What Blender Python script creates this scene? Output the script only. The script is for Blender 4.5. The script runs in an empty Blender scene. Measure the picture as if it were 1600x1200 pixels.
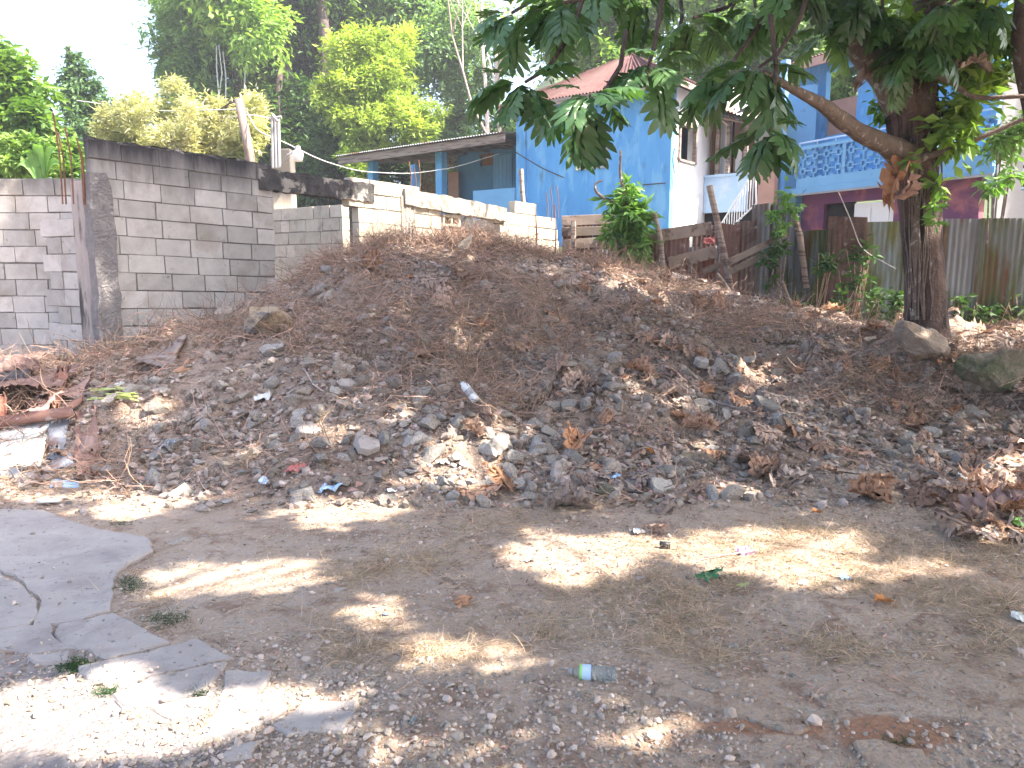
import bpy, bmesh, math, random
import numpy as np
from mathutils import Vector, Matrix

random.seed(7); RNG = np.random.default_rng(7)
S = bpy.context.scene
COL = S.collection
R = math.radians
# ------------------------------------------------------------ camera, sky, sun
PITCH = R(8.5); EYE = 1.6; F = 1200.0
cam_d = bpy.data.cameras.new('camera'); cam = bpy.data.objects.new('camera', cam_d); COL.objects.link(cam)
cam.location = (0, 0, EYE); cam.rotation_euler = (R(90) - PITCH, 0, 0)
cam_d.sensor_width = 36; cam_d.lens = 27; cam_d.clip_start = .05; cam_d.clip_end = 2000
S.camera = cam
S.render.resolution_x = 1024; S.render.resolution_y = 768
S.view_settings.view_transform = 'Standard'; S.view_settings.look = 'None'; S.view_settings.gamma = 1
S.view_settings.exposure = 2.45
EL = R(50); SUN = Vector((.953 * math.cos(EL), -.303 * math.cos(EL), math.sin(EL))).normalized()
W = bpy.data.worlds.new('World'); S.world = W; W.use_nodes = True
wn = W.node_tree.nodes; wl = W.node_tree.links
sky = wn.new('ShaderNodeTexSky'); sky.sky_type = 'NISHITA'; sky.sun_disc = False
sky.sun_elevation = EL; sky.sun_rotation = math.atan2(SUN.x, SUN.y); sky.dust_density = 4.5; sky.air_density = .9; sky.ozone_density = .8
wn['Background'].inputs[1].default_value = .15
wl.new(sky.outputs[0], wn['Background'].inputs[0])
sl = bpy.data.lights.new('sun', 'SUN'); sl.energy = 4.6; sl.angle = R(.55); sl.color = (1, .91, .78)
so = bpy.data.objects.new('sun', sl); COL.objects.link(so); so.rotation_euler = SUN.to_track_quat('Z', 'Y').to_euler(); so.location = (20, -6, 30)

# ------------------------------------------------------------ helpers
def ray(px, py):
    x = (px - 800) / F; y = (600 - py) / F
    return x, math.cos(PITCH) + y * math.sin(PITCH), -math.sin(PITCH) + y * math.cos(PITCH)
def at(px, py, Y):
    a, b, c = ray(px, py); s = Y / b
    return Vector((a * s, Y, EYE + c * s))
def vnoise(x, y, s, seed=0):
    x = np.asarray(x, float) * s + seed * 17.3; y = np.asarray(y, float) * s + seed * 9.1
    xi = np.floor(x); yi = np.floor(y); fx = x - xi; fy = y - yi
    fx = fx * fx * (3 - 2 * fx); fy = fy * fy * (3 - 2 * fy)
    def h(a, b):
        v = np.sin(a * 127.1 + b * 311.7 + seed * 74.7) * 43758.5453
        return v - np.floor(v)
    return (h(xi, yi) * (1 - fx) + h(xi + 1, yi) * fx) * (1 - fy) + (h(xi, yi + 1) * (1 - fx) + h(xi + 1, yi + 1) * fx) * fy - .5
CX = [-30, -9, -6.4, -5.2, -4.4, -3.1, -1.83, -1.0, -.48, .7, 2.5, 3.16, 3.7, 4.4, 4.9, 6.3, 12, 30]
CY = [9, 9, 9, 8.8, 8.5, 10, 11, 11.2, 11.4, 12, 12, 11.2, 10.2, 9.0, 8.7, 8.7, 9, 9.5]
CZ = [.5, .5, .48, .5, .62, 1.34, 1.97, 2.05, 1.95, 1.70, 1.34, 1.16, 1.0, .92, .86, .76, .6, .6]
FX = [-30, -3.5, -1.0, .5, 1.5, 2.7, 4.5, 30]; FY = [5.4, 5.35, 5.15, 5.25, 5.55, 6.1, 6.4, 6.6]
def tmound(x, y):
    yf = np.interp(x, FX, FY) + .5 * vnoise(x, y, 1.3, 3); yc = np.interp(x, CX, CY)
    return (y - yf) / (yc - yf)
def sm(t): t = np.clip(t, 0, 1); return t * t * (3 - 2 * t)
def H(x, y):
    x = np.asarray(x, float); y = np.asarray(y, float)
    t = tmound(x, y); yc = np.interp(x, CX, CY); zc = np.interp(x, CX, CZ)
    tc = np.clip(t, 0, 1)
    prof = .35 * sm(tc) + .65 * (1 - (1 - tc) ** 1.6)
    z = zc * prof
    back = np.minimum(zc, 1.02); z = np.where(y > yc, back + (zc - back) * (1 - sm((y - yc - .3) / 1.8)), z)
    rough = np.clip(t * 4, 0, 1) * (1 - sm((y - 13.5) / 2))
    z = z + rough * (.26 * vnoise(x, y, 1.1, 1) + .18 * vnoise(x, y, 2.7, 2) + .10 * vnoise(x, y, 6, 4) + .05 * vnoise(x, y, 13, 5))
    z = z + .06 * vnoise(x, y, .5, 8) + .030 * vnoise(x, y, 2.2, 9) + .012 * vnoise(x, y, 9, 10)
    z = z + 1.1 * sm((y - 14) / 4)
    hill = np.interp(x, [-60, -16, -6, 3, 60], [.05, .1, .5, 1, 1])
    return z + hill * 15 * sm((y - 23) / 45)
def h1(x, y): return float(H(x, y))
_T = 1.5 * 1.0085 ** np.arange(520)
def gat(px, py):
    a, b, c = ray(px, py); s = _T / b
    z = EYE + c * s; g = H(a * s, _T); k = np.argmax(z < g)
    return Vector((a * s[k], _T[k], float(g[k])))

def npmesh(name, V, Fc, m, parent=None, tone=None, ptattr=None, smooth=False):
    V = np.asarray(V, np.float32).reshape(-1, 3); Fc = np.asarray(Fc, np.int32); k = Fc.shape[1]; n = len(Fc)
    if parent is not None: V = V - np.array(parent.location, np.float32)
    me = bpy.data.meshes.new(name)
    me.vertices.add(len(V)); me.vertices.foreach_set('co', V.ravel())
    me.loops.add(n * k); me.loops.foreach_set('vertex_index', Fc.ravel())
    me.polygons.add(n); me.polygons.foreach_set('loop_start', np.arange(0, n * k, k, dtype=np.int32))
    try: me.polygons.foreach_set('loop_total', np.full(n, k, np.int32))
    except Exception: pass
    me.polygons.foreach_set('use_smooth', np.full(n, smooth, bool))
    me.update(calc_edges=True)
    if tone is not None:
        a = me.attributes.new('tone', 'FLOAT', 'FACE'); a.data.foreach_set('value', np.asarray(tone, np.float32))
    if ptattr:
        for nm, arr in ptattr.items():
            a = me.attributes.new(nm, 'FLOAT', 'POINT'); a.data.foreach_set('value', np.asarray(arr, np.float32))
    me.materials.append(m)
    o = bpy.data.objects.new(name, me); COL.objects.link(o)
    if parent is not None: o.parent = parent
    return o
def tag(o, label=None, cat=None, group=None, kind=None):
    if label: o['label'] = label
    if cat: o['category'] = cat
    if group: o['group'] = group
    if kind: o['kind'] = kind
    return o
def thing(name, label, cat, loc, group=None):
    o = bpy.data.objects.new(name, None); COL.objects.link(o); o.location = loc; o.empty_display_size = .2
    return tag(o, label, cat, group)

class MB:
    def __init__(s): s.v = []; s.f = []; s.t = []
    def add(s, vs, fs, t=.5):
        b = len(s.v); s.v += [tuple(p) for p in vs]
        for f in fs: s.f.append([b + i for i in f]); s.t.append(t)
    def hexa(s, c, t=.5): s.add(c, [(0, 3, 2, 1), (4, 5, 6, 7), (0, 1, 5, 4), (1, 2, 6, 5), (2, 3, 7, 6), (3, 0, 4, 7)], t)
    def box(s, c, size, M=None, t=.5, jit=0):
        x, y, z = [a / 2 for a in size]; M = M or Matrix.Identity(3); c = Vector(c)
        P = [(-x, -y, -z), (x, -y, -z), (x, y, -z), (-x, y, -z), (-x, -y, z), (x, -y, z), (x, y, z), (-x, y, z)]
        s.hexa([c + M @ (Vector(p) + Vector([random.uniform(-jit, jit) for _ in range(3)])) for p in P], t)
    def tube(s, pts, rad, n=8, t=.5, cap=True, bump=0):
        pts = [Vector(p) for p in pts]
        if not hasattr(rad, '__len__'): rad = [rad] * len(pts)
        rings = []; ref = None
        for i, p in enumerate(pts):
            d = (pts[min(i + 1, len(pts) - 1)] - pts[max(i - 1, 0)]).normalized()
            if ref is None: ref = Vector((0, 0, 1)) if abs(d.z) < .8 else Vector((1, 0, 0))
            a = (ref - d * ref.dot(d)).normalized(); ref = a; b = d.cross(a)
            rings.append([p + (a * math.cos(2 * math.pi * k / n) + b * math.sin(2 * math.pi * k / n)) * rad[i] * (1 + random.uniform(-bump, bump)) for k in range(n)])
        vs = [q for r in rings for q in r]; fs = []
        for i in range(len(pts) - 1):
            for k in range(n): fs.append((i * n + k, i * n + (k + 1) % n, (i + 1) * n + (k + 1) % n, (i + 1) * n + k))
        if cap: fs.append(tuple(range(n))[::-1]); fs.append(tuple((len(pts) - 1) * n + k for k in range(n)))
        s.add(vs, fs, t)
    def build(s, name, m, parent=None, smooth=False, bevel=0):
        me = bpy.data.meshes.new(name)
        off = Vector(parent.location) if parent is not None else Vector((0, 0, 0))
        me.from_pydata([Vector(p) - off for p in s.v], [], s.f)
        a = me.attributes.new('tone', 'FLOAT', 'FACE'); a.data.foreach_set('value', s.t)
        me.polygons.foreach_set('use_smooth', [smooth] * len(s.f)); me.update()
        me.materials.append(m)
        o = bpy.data.objects.new(name, me); COL.objects.link(o)
        if parent is not None: o.parent = parent
        if bevel:
            md = o.modifiers.new('b', 'BEVEL'); md.width = bevel; md.segments = 2; md.limit_method = 'ANGLE'
        return o
class Frame:
    def __init__(s, o, d):
        s.o = Vector((o[0], o[1])); s.d = Vector(d).normalized(); s.n = Vector((s.d.y, -s.d.x))
    def p(s, u, v, z):
        q = s.o + s.d * u + s.n * v; return Vector((q.x, q.y, z))
    def at(s, px, py, v=0):
        a, b, c = ray(px, py); o = s.o + s.n * v
        # (a,b)*k = o + d*u
        det = a * (-s.d.y) + s.d.x * b
        k = (o.x * (-s.d.y) + s.d.x * o.y) / det; u = (a * o.y - b * o.x) / det * -1
        q = Vector((a * k, b * k)) - o; u = q.dot(s.d)
        return u, EYE + c * k
    def box(s, mb, u0, u1, v0, v1, z0, z1, t=.5):
        mb.hexa([s.p(u0, v1, z0), s.p(u1, v1, z0), s.p(u1, v0, z0), s.p(u0, v0, z0), s.p(u0, v1, z1), s.p(u1, v1, z1), s.p(u1, v0, z1), s.p(u0, v0, z1)], t)
    def wall(s, mb, u0, u1, z0, z1, v0, v1, holes=()):
        us = sorted({u0, u1} | {h[0] for h in holes} | {h[1] for h in holes}); zs = sorted({z0, z1} | {h[2] for h in holes} | {h[3] for h in holes})
        for i in range(len(us) - 1):
            for j in range(len(zs) - 1):
                cu = (us[i] + us[i + 1]) / 2; cz = (zs[j] + zs[j + 1]) / 2
                if any(h[0] < cu < h[1] and h[2] < cz < h[3] for h in holes): continue
                s.box(mb, us[i], us[i + 1], v0, v1, zs[j], zs[j + 1])
    def corr(s, mb, pts, v=0, amp=.012, pitch=.075, zseg=6, wob=.02, t=.5, ztop=0):
        """vertical corrugated sheet between u0..u1, z0..z1 (pts)"""
        u0, u1, z0, z1 = pts; n = max(6, int((u1 - u0) / pitch * 4)); vs = []; fs = []
        ph = random.random() * 9; lean = random.uniform(-.05, .05); r1 = random.uniform(-.05, .05)
        for j in range(zseg + 1):
            b = j / zseg
            for i in range(n + 1):
                a = i / n; u = u0 + (u1 - u0) * a + lean * b
                vv = v + amp * math.sin(2 * math.pi * u / pitch) + wob * math.sin(a * 3 + ph + b * 2)
                z = z0 + (z1 + r1 * (a - .5) + ztop * .02 * math.sin(9 * a + ph) - z0) * b
                vs.append(s.p(u, vv, z))
        for j in range(zseg):
            for i in range(n): q = j * (n + 1) + i; fs.append((q, q + 1, q + n + 2, q + n + 1))
        s_ = len(vs)
        mb.add(vs, fs, t)

def mat(name, c1, c2, scale=5, rough=.85, bump=.3, bscale=40, c3=None, s3=1.5, f3=(.5, .6), tone=0, objr=0, spec=.3, transl=0, tcol=None, vein=None, c4=None, s4=20, f4=(.6, .65), stretch=None, metal=0, zstain=None, bdist=.02, detail=5):
    m = bpy.data.materials.new(name); m.use_nodes = True; N = m.node_tree.nodes; L = m.node_tree.links; N.clear()
    out = N.new('ShaderNodeOutputMaterial'); b = N.new('ShaderNodeBsdfPrincipled')
    g = N.new('ShaderNodeNewGeometry') if True else None
    src = g.outputs['Position']
    if objr:
        tc = N.new('ShaderNodeTexCoord'); src = tc.outputs['Object']
    if stretch:
        mp = N.new('ShaderNodeMapping'); mp.inputs['Scale'].default_value = stretch; L.new(src, mp.inputs[0]); ssrc = mp.outputs[0]
    else: ssrc = src
    def noise(sc, dt=detail, s_=None, ds=0):
        n = N.new('ShaderNodeTexNoise'); n.inputs['Scale'].default_value = sc; n.inputs['Detail'].default_value = dt; n.inputs['Roughness'].default_value = .62
        n.inputs['Distortion'].default_value = ds
        L.new(s_ or ssrc, n.inputs['Vector']); return n.outputs['Fac']
    def mrange(x, a, c, lo=0, hi=1):
        r = N.new('ShaderNodeMapRange'); r.inputs[1].default_value = a; r.inputs[2].default_value = c; r.inputs[3].default_value = lo; r.inputs[4].default_value = hi; L.new(x, r.inputs[0]); return r.outputs[0]
    def mix(f, a, c, mode='MIX'):
        x = N.new('ShaderNodeMix'); x.data_type = 'RGBA'; x.blend_type = mode
        if isinstance(f, (int, float)): x.inputs[0].default_value = f
        else: L.new(f, x.inputs[0])
        for i, q in ((6, a), (7, c)):
            if isinstance(q, tuple): x.inputs[i].default_value = (*q, 1)
            else: L.new(q, x.inputs[i])
        return x.outputs[2]
    col = mix(mrange(noise(scale), .3, .7), c1, c2)
    if c3: col = mix(mrange(noise(s3, 6, None, .4), *f3), col, c3)
    if c4: col = mix(mrange(noise(s4, 3), *f4), col, c4)
    if zstain:   # (z low, z high, noise weight, colour): weathering that creeps down from the top of a wall
        sx = N.new('ShaderNodeSeparateXYZ'); L.new(g.outputs['Position'], sx.inputs[0])
        mp2 = N.new('ShaderNodeMapping'); mp2.inputs['Scale'].default_value = (3, 3, .7); L.new(src, mp2.inputs[0])
        nn = noise(1.0, 6, mp2.outputs[0]); ad = N.new('ShaderNodeMath'); ad.operation = 'MULTIPLY_ADD'; L.new(nn, ad.inputs[0]); ad.inputs[1].default_value = zstain[2]; L.new(sx.outputs[2], ad.inputs[2])
        col = mix(mrange(ad.outputs[0], zstain[0] + zstain[2] * .5, zstain[1] + zstain[2] * .5), col, zstain[3])
    if vein:
        at_ = N.new('ShaderNodeAttribute'); at_.attribute_name = 'vein'; col = mix(mrange(at_.outputs['Fac'], .86, .99), col, vein)
    if tone:
        at_ = N.new('ShaderNodeAttribute'); at_.attribute_name = 'tone'
        hs = N.new('ShaderNodeHueSaturation'); L.new(col, hs.inputs['Color']); L.new(mrange(at_.outputs['Fac'], 0, 1, 1 - tone, 1 + tone), hs.inputs['Value'])
        L.new(mrange(at_.outputs['Fac'], 0, 1, .5 + tone * .035, .5 - tone * .045), hs.inputs['Hue']); col = hs.outputs[0]
    if objr:
        oi = N.new('ShaderNodeObjectInfo'); hs = N.new('ShaderNodeHueSaturation'); L.new(col, hs.inputs['Color']); L.new(mrange(oi.outputs['Random'], 0, 1, 1 - objr, 1 + objr), hs.inputs['Value'])
        ml = N.new('ShaderNodeMath'); ml.operation = 'MULTIPLY'; L.new(oi.outputs['Random'], ml.inputs[0]); ml.inputs[1].default_value = 7.31
        fr = N.new('ShaderNodeMath'); fr.operation = 'FRACT'; L.new(ml.outputs[0], fr.inputs[0]); L.new(mrange(fr.outputs[0], 0, 1, .5, 1.35), hs.inputs['Saturation']); col = hs.outputs[0]
    L.new(col, b.inputs['Base Color']); b.inputs['Roughness'].default_value = rough; b.inputs['Specular IOR Level'].default_value = spec; b.inputs['Metallic'].default_value = metal
    if bump:
        bp = N.new('ShaderNodeBump'); bp.inputs['Strength'].default_value = bump; bp.inputs['Distance'].default_value = bdist; L.new(noise(bscale, 6, src), bp.inputs['Height']); L.new(bp.outputs[0], b.inputs['Normal'])
    if transl:
        tr = N.new('ShaderNodeBsdfTranslucent'); ms = N.new('ShaderNodeMixShader'); ms.inputs[0].default_value = transl
        if tcol: L.new(mix(1.0, col, tcol, 'MULTIPLY'), tr.inputs[0])
        else: L.new(col, tr.inputs[0])
        L.new(b.outputs[0], ms.inputs[1]); L.new(tr.outputs[0], ms.inputs[2]); L.new(ms.outputs[0], out.inputs[0])
    else: L.new(b.outputs[0], out.inputs[0])
    m['_col'] = 0
    return m
BR = (4, 4, 1.5)
M = dict(
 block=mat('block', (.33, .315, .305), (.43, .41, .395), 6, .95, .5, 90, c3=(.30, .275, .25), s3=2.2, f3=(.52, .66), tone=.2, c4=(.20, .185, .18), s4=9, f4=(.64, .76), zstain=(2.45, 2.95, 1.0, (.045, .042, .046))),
 blocklit=mat('blocklit', (.38, .33, .26), (.48, .43, .35), 6, .95, .5, 90, c3=(.27, .24, .2), s3=2, f3=(.58, .66), tone=.16, zstain=(2.85, 3.1, .4, (.12, .11, .10))),  # lighter, warmer copy of block; sunlight put into the colour, tan walls too
 mortar=mat('mortar', (.16, .15, .145), (.26, .24, .23), 20, .98, .7, 70, bdist=.03),
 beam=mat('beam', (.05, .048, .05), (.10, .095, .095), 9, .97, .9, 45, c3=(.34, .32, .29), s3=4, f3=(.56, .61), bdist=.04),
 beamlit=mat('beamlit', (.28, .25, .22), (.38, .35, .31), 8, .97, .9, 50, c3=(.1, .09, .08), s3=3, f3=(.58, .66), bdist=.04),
 plaster=mat('plaster', (.36, .32, .30), (.27, .24, .23), 3, .95, .5, 60, c3=(.06, .055, .055), s3=1.3, f3=(.5, .62), stretch=(5, 5, 1)),
 rough=mat('rough', (.17, .16, .165), (.27, .25, .25), 8, .97, 1, 30, c3=(.36, .35, .35), s3=6, f3=(.62, .66), bdist=.05),
 rebar=mat('rebar', (.10, .05, .03), (.2, .1, .06), 20, .9),
 blue=mat('blue', (.085, .28, .58), (.12, .35, .67), 1.3, .8, .2, 60, c3=(.17, .41, .67), s3=2.2, f3=(.5, .62), c4=(.10, .23, .38), s4=4, f4=(.6, .74), stretch=(1.6, 1.6, .5)),
 blue2=mat('blue2', (.14, .33, .56), (.17, .38, .62), 2, .75, .12, 60, c3=(.2, .42, .66), s3=3, f3=(.6, .72), c4=(.05, .14, .27), s4=4, f4=(.66, .76)),
 blueshade=mat('blueshade', (.07, .20, .36), (.09, .24, .42), 3, .8, .1),  # darker copy of blue; porch shade put into the wall colour
 paleblue=mat('paleblue', (.36, .52, .72), (.42, .58, .78), 3, .8, .1, c3=(.5, .6, .75), s3=3),
 white=mat('white', (.74, .74, .76), (.66, .67, .7), 3, .8, .1, c3=(.5, .5, .52), s3=3, f3=(.62, .72)),
 purple=mat('purple', (.115, .042, .115), (.15, .05, .10), 3, .85, .15, c3=(.27, .10, .12), s3=2.2, f3=(.5, .62), c4=(.4, .3, .3), s4=7, f4=(.72, .76)),
 pink=mat('pink', (.42, .26, .21), (.34, .2, .17), 3, .9, .1),
 redroof=mat('redroof', (.055, .022, .021), (.085, .038, .035), 4, .6, .1, 30, c3=(.06, .022, .02), s3=2, f3=(.55, .62), metal=0, spec=.15),
 zinc=mat('zinc', (.20, .21, .23), (.30, .31, .33), 3, .6, .15, 50, c3=(.17, .085, .06), s3=1.1, f3=(.5, .6), tone=.3, metal=.2, stretch=(2, 2, .6)),
 mosszinc=mat('mosszinc', (.07, .095, .05), (.15, .145, .05), 2.5, .9, .2, 50, c3=(.19, .215, .225), s3=1.5, f3=(.46, .6), c4=(.14, .07, .045), s4=1.8, f4=(.54, .66), tone=.4, stretch=(2.5, 2.5, .5)),
 rust=mat('rust', (.17, .095, .075), (.24, .14, .11), 6, .9, .5, 40, c3=(.12, .06, .05), s3=2.5, f3=(.5, .6), c4=(.34, .28, .25), s4=9, f4=(.62, .68), tone=.3, objr=.25),
 wood=mat('wood', (.23, .18, .155), (.32, .27, .24), 3, .9, .5, 60, c3=(.13, .09, .08), s3=2, f3=(.5, .6), stretch=(1, 1, 12), tone=.3),
 plank=mat('plank', (.24, .185, .15), (.33, .27, .225), 4, .9, .5, 60, c3=(.13, .095, .08), s3=3, f3=(.52, .6), tone=.35),
 oldpole=mat('oldpole', (.17, .125, .11), (.25, .20, .18), 5, .9, .6, 50, c3=(.12, .09, .08), s3=3, f3=(.5, .6), stretch=(4, 4, .4)),
 pole=mat('pole', (.36, .28, .25), (.46, .38, .35), 5, .9, .5, 50, stretch=(4, 4, .4)),
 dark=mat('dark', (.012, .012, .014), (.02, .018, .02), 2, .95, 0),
 brown=mat('brown', (.20, .10, .05), (.27, .15, .08), 3, .9, .2, 30, stretch=(6, 6, .4)),
 bark=mat('bark', (.060, .044, .040), (.115, .088, .082), 7, .95, 1, 22, c3=(.20, .185, .175), s3=9, f3=(.6, .66), bdist=.05, stretch=(1, 1, .5)),
 trunkbark=mat('trunkbark', (.085, .055, .048), (.15, .105, .092), 9, .95, 1, 26, c3=(.03, .022, .022), s3=4, f3=(.5, .6), bdist=.05, stretch=(2, 2, .35)),
 limb=mat('limb', (.13, .10, .085), (.20, .16, .14), 9, .95, .9, 35, c3=(.33, .31, .29), s3=11, f3=(.56, .62), bdist=.03),
 bf=mat('bf', (.04, .10, .038), (.07, .155, .055), 3, .38, .12, 30, tone=.55, spec=.5, transl=.22, tcol=(1.6, 1.9, .6), vein=(.07, .12, .045)),
 bfl=mat('bfl', (.03, .08, .02), (.06, .13, .03), 3, .45, .12, 30, tone=.5, spec=.4, transl=.35, tcol=(1.4, 1.5, .5), vein=(.2, .24, .08)),
 dryleaf=mat('dryleaf', (.34, .20, .14), (.46, .31, .23), 7, .75, .3, 40, c3=(.17, .09, .06), s3=6, f3=(.52, .62), objr=.4, vein=(.40, .29, .22), transl=.12),
 drylitter=mat('drylitter', (.24, .155, .12), (.40, .28, .215), 9, .85, .2, 40, tone=.6, transl=.1),
 orange=mat('orange', (.42, .16, .04), (.5, .22, .06), 9, .6, .2, 40, transl=.1),
 greenleaf=mat('greenleaf', (.04, .15, .06), (.07, .22, .09), 9, .5, .2, 40, vein=(.2, .3, .1)),
 stone=mat('stone', (.26, .225, .195), (.43, .39, .35), 9, .92, .6, 60, c3=(.20, .155, .13), s3=8, f3=(.52, .64), objr=.32, bdist=.02),
 boulder=mat('boulder', (.33, .24, .15), (.42, .34, .25), 5, .95, .9, 25, c3=(.16, .145, .14), s3=3, f3=(.5, .62), bdist=.04, c4=(.10, .10, .06), s4=8, f4=(.62, .7)),
 boulder2=mat('boulder2', (.13, .115, .085), (.21, .185, .15), 5, .95, .9, 25, c3=(.075, .085, .05), s3=4, f3=(.48, .6), bdist=.04),
 boulder3=mat('boulder3', (.22, .17, .135), (.32, .265, .22), 5, .95, .9, 25, c3=(.16, .145, .14), s3=3, f3=(.5, .62), bdist=.04),
 gravel=mat('gravel', (.30, .24, .195), (.44, .38, .325), 15, .92, .3, 80, tone=.42),
 mgravel=mat('mgravel', (.20, .155, .13), (.39, .34, .30), 15, .92, .3, 80, tone=.5),
 slab=mat('slab', (.33, .29, .27), (.42, .375, .35), 3.5, .95, .6, 70, c3=(.27, .235, .225), s3=3, f3=(.5, .68), c4=(.20, .175, .165), s4=22, f4=(.60, .72)),
 vine=mat('vine', (.22, .145, .105), (.42, .30, .22), 12, .9, 0, tone=.5),
 grass=mat('grass', (.40, .30, .20), (.52, .42, .30), 8, .8, 0, tone=.45, transl=.2),
 weed=mat('weed', (.03, .08, .025), (.06, .13, .04), 8, .6, 0, tone=.5, transl=.3, tcol=(1.3, 1.3, .5)),
 brightleaf=mat('brightleaf', (.10, .22, .06), (.16, .32, .08), 8, .5, 0, tone=.4, transl=.35, tcol=(1.2, 1.2, .5)),
 plastic=mat('plastic', (.62, .64, .66), (.72, .73, .74), 8, .4, .1),
 panel=mat('panel', (.60, .61, .58), (.68, .68, .64), 4, .6, .1, c3=(.42, .38, .33), s3=5, f3=(.62, .7)),
 red=mat('red', (.40, .10, .10), (.5, .2, .18), 9, .7, .2), magenta=mat('magenta', (.35, .08, .3), (.6, .5, .6), 30, .6, .2),
 blueplastic=mat('blueplastic', (.07, .14, .28), (.12, .22, .36), 9, .4, 0), black=mat('black', (.02, .02, .022), (.035, .035, .04), 9, .5, .1),
 cloth=mat('cloth', (.28, .18, .16), (.36, .24, .21), 9, .95, .3), wire=mat('wire', (.04, .04, .045), (.06, .06, .06), 9, .6, 0), palewire=mat('palewire', (.4, .4, .42), (.5, .5, .5), 9, .6, 0),
 greypaint=mat('greypaint', (.30, .31, .34), (.36, .37, .4), 3, .8, .1), greypipe=mat('greypipe', (.24, .24, .25), (.32, .32, .33), 3, .6, .1),
 limelabel=mat('limelabel', (.25, .6, .12), (.35, .7, .2), 3, .5, 0), sprout=mat('sprout', (.35, .4, .12), (.45, .5, .2), 3, .6, 0),
)
def leafmat(name, a, b, t=.5, tr=.35, tc=(1.3, 1.35, .5)):
    M[name] = mat(name, a, b, .8, .6, 0, tone=t, transl=tr, tcol=tc, spec=.25)
leafmat('lf_dark', (.07, .15, .06), (.15, .26, .08), .75, tr=.4); leafmat('lf_mid', (.12, .23, .06), (.20, .33, .08), .6, tr=.4); leafmat('lf_blue', (.12, .22, .11), (.18, .29, .14), .6, tr=.4)
leafmat('lf_yellow', (.20, .31, .06), (.38, .46, .12), .35, .4); leafmat('lf_pale', (.32, .34, .20), (.50, .48, .34), .35); leafmat('lf_left', (.08, .17, .04), (.18, .29, .07))
leafmat('lf_vine', (.06, .13, .05), (.10, .18, .08))
def glass_mat():
    m = bpy.data.materials.new('clear_plastic'); m.use_nodes = True; N = m.node_tree.nodes; L = m.node_tree.links; b = N['Principled BSDF']
    b.inputs['Base Color'].default_value = (.75, .82, .84, 1); b.inputs['Roughness'].default_value = .15; b.inputs['Transmission Weight'].default_value = .9; b.inputs['IOR'].default_value = 1.2
    return m
M['clear'] = glass_mat()

# ground material: dry stony dirt, greyer where an old tarmac layer shows (attribute 'tar'), browner on the heap ('heap')
def ground_mat(name, heap):
    m = bpy.data.materials.new(name); m.use_nodes = True; N = m.node_tree.nodes; L = m.node_tree.links; b = N['Principled BSDF']
    g = N.new('ShaderNodeNewGeometry'); P = g.outputs['Position']
    def noise(s, d=6, ds=0):
        n = N.new('ShaderNodeTexNoise'); n.inputs['Scale'].default_value = s; n.inputs['Detail'].default_value = d; n.inputs['Roughness'].default_value = .65; n.inputs['Distortion'].default_value = ds; L.new(P, n.inputs['Vector']); return n.outputs['Fac']
    def mr(x, a, c, lo=0, hi=1):
        r = N.new('ShaderNodeMapRange'); r.inputs[1].default_value = a; r.inputs[2].default_value = c; r.inputs[3].default_value = lo; r.inputs[4].default_value = hi; L.new(x, r.inputs[0]); return r.outputs[0]
    def mix(f, a, c):
        x = N.new('ShaderNodeMix'); x.data_type = 'RGBA'; L.new(f, x.inputs[0])
        for i, q in ((6, a), (7, c)):
            if isinstance(q, tuple): x.inputs[i].default_value = (*q, 1)
            else: L.new(q, x.inputs[i])
        return x.outputs[2]
    if heap:
        c = mix(mr(noise(3), .35, .65), (.22, .155, .12), (.34, .265, .215)); c = mix(mr(noise(14), .5, .62), c, (.11, .075, .06)); c = mix(mr(noise(40), .6, .66), c, (.34, .30, .275))
    else:
        c = mix(mr(noise(.9), .35, .65), (.34, .25, .185), (.42, .335, .27)); c = mix(mr(noise(5, 6, .5), .5, .62), c, (.255, .175, .13)); c = mix(mr(noise(28), .56, .64), c, (.38, .335, .30)); c = mix(mr(noise(70), .6, .68), c, (.16, .12, .105))
        a = N.new('ShaderNodeAttribute'); a.attribute_name = 'tar'
        ad = N.new('ShaderNodeMath'); ad.operation = 'MULTIPLY_ADD'; L.new(noise(7), ad.inputs[0]); ad.inputs[1].default_value = .9; L.new(a.outputs['Fac'], ad.inputs[2])
        tarc = mix(mr(noise(22), .45, .62), (.25, .215, .205), (.34, .30, .28)); c = mix(mr(ad.outputs[0], .85, 1.05), c, tarc)
        a2 = N.new('ShaderNodeAttribute'); a2.attribute_name = 'clay'; ad2 = N.new('ShaderNodeMath'); ad2.operation = 'MULTIPLY_ADD'; L.new(noise(5), ad2.inputs[0]); ad2.inputs[1].default_value = .8; L.new(a2.outputs['Fac'], ad2.inputs[2])
        c = mix(mr(ad2.outputs[0], .8, 1.1), c, (.33, .185, .12))
        a3 = N.new('ShaderNodeAttribute'); a3.attribute_name = 'far'; c = mix(a3.outputs['Fac'], c, (.05, .07, .03))
    L.new(c, b.inputs['Base Color']); b.inputs['Roughness'].default_value = .95; b.inputs['Specular IOR Level'].default_value = .2
    v = N.new('ShaderNodeTexVoronoi'); v.inputs['Scale'].default_value = 45; L.new(P, v.inputs['Vector'])
    b1 = N.new('ShaderNodeBump'); b1.inputs['Strength'].default_value = .5; b1.inputs['Distance'].default_value = .02; b1.invert = True; L.new(v.outputs['Distance'], b1.inputs['Height'])
    b2 = N.new('ShaderNodeBump'); b2.inputs['Strength'].default_value = .8; b2.inputs['Distance'].default_value = .03; L.new(noise(30, 8), b2.inputs['Height']); L.new(b1.outputs[0], b2.inputs['Normal']); L.new(b2.outputs[0], b.inputs['Normal'])
    return m
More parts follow.
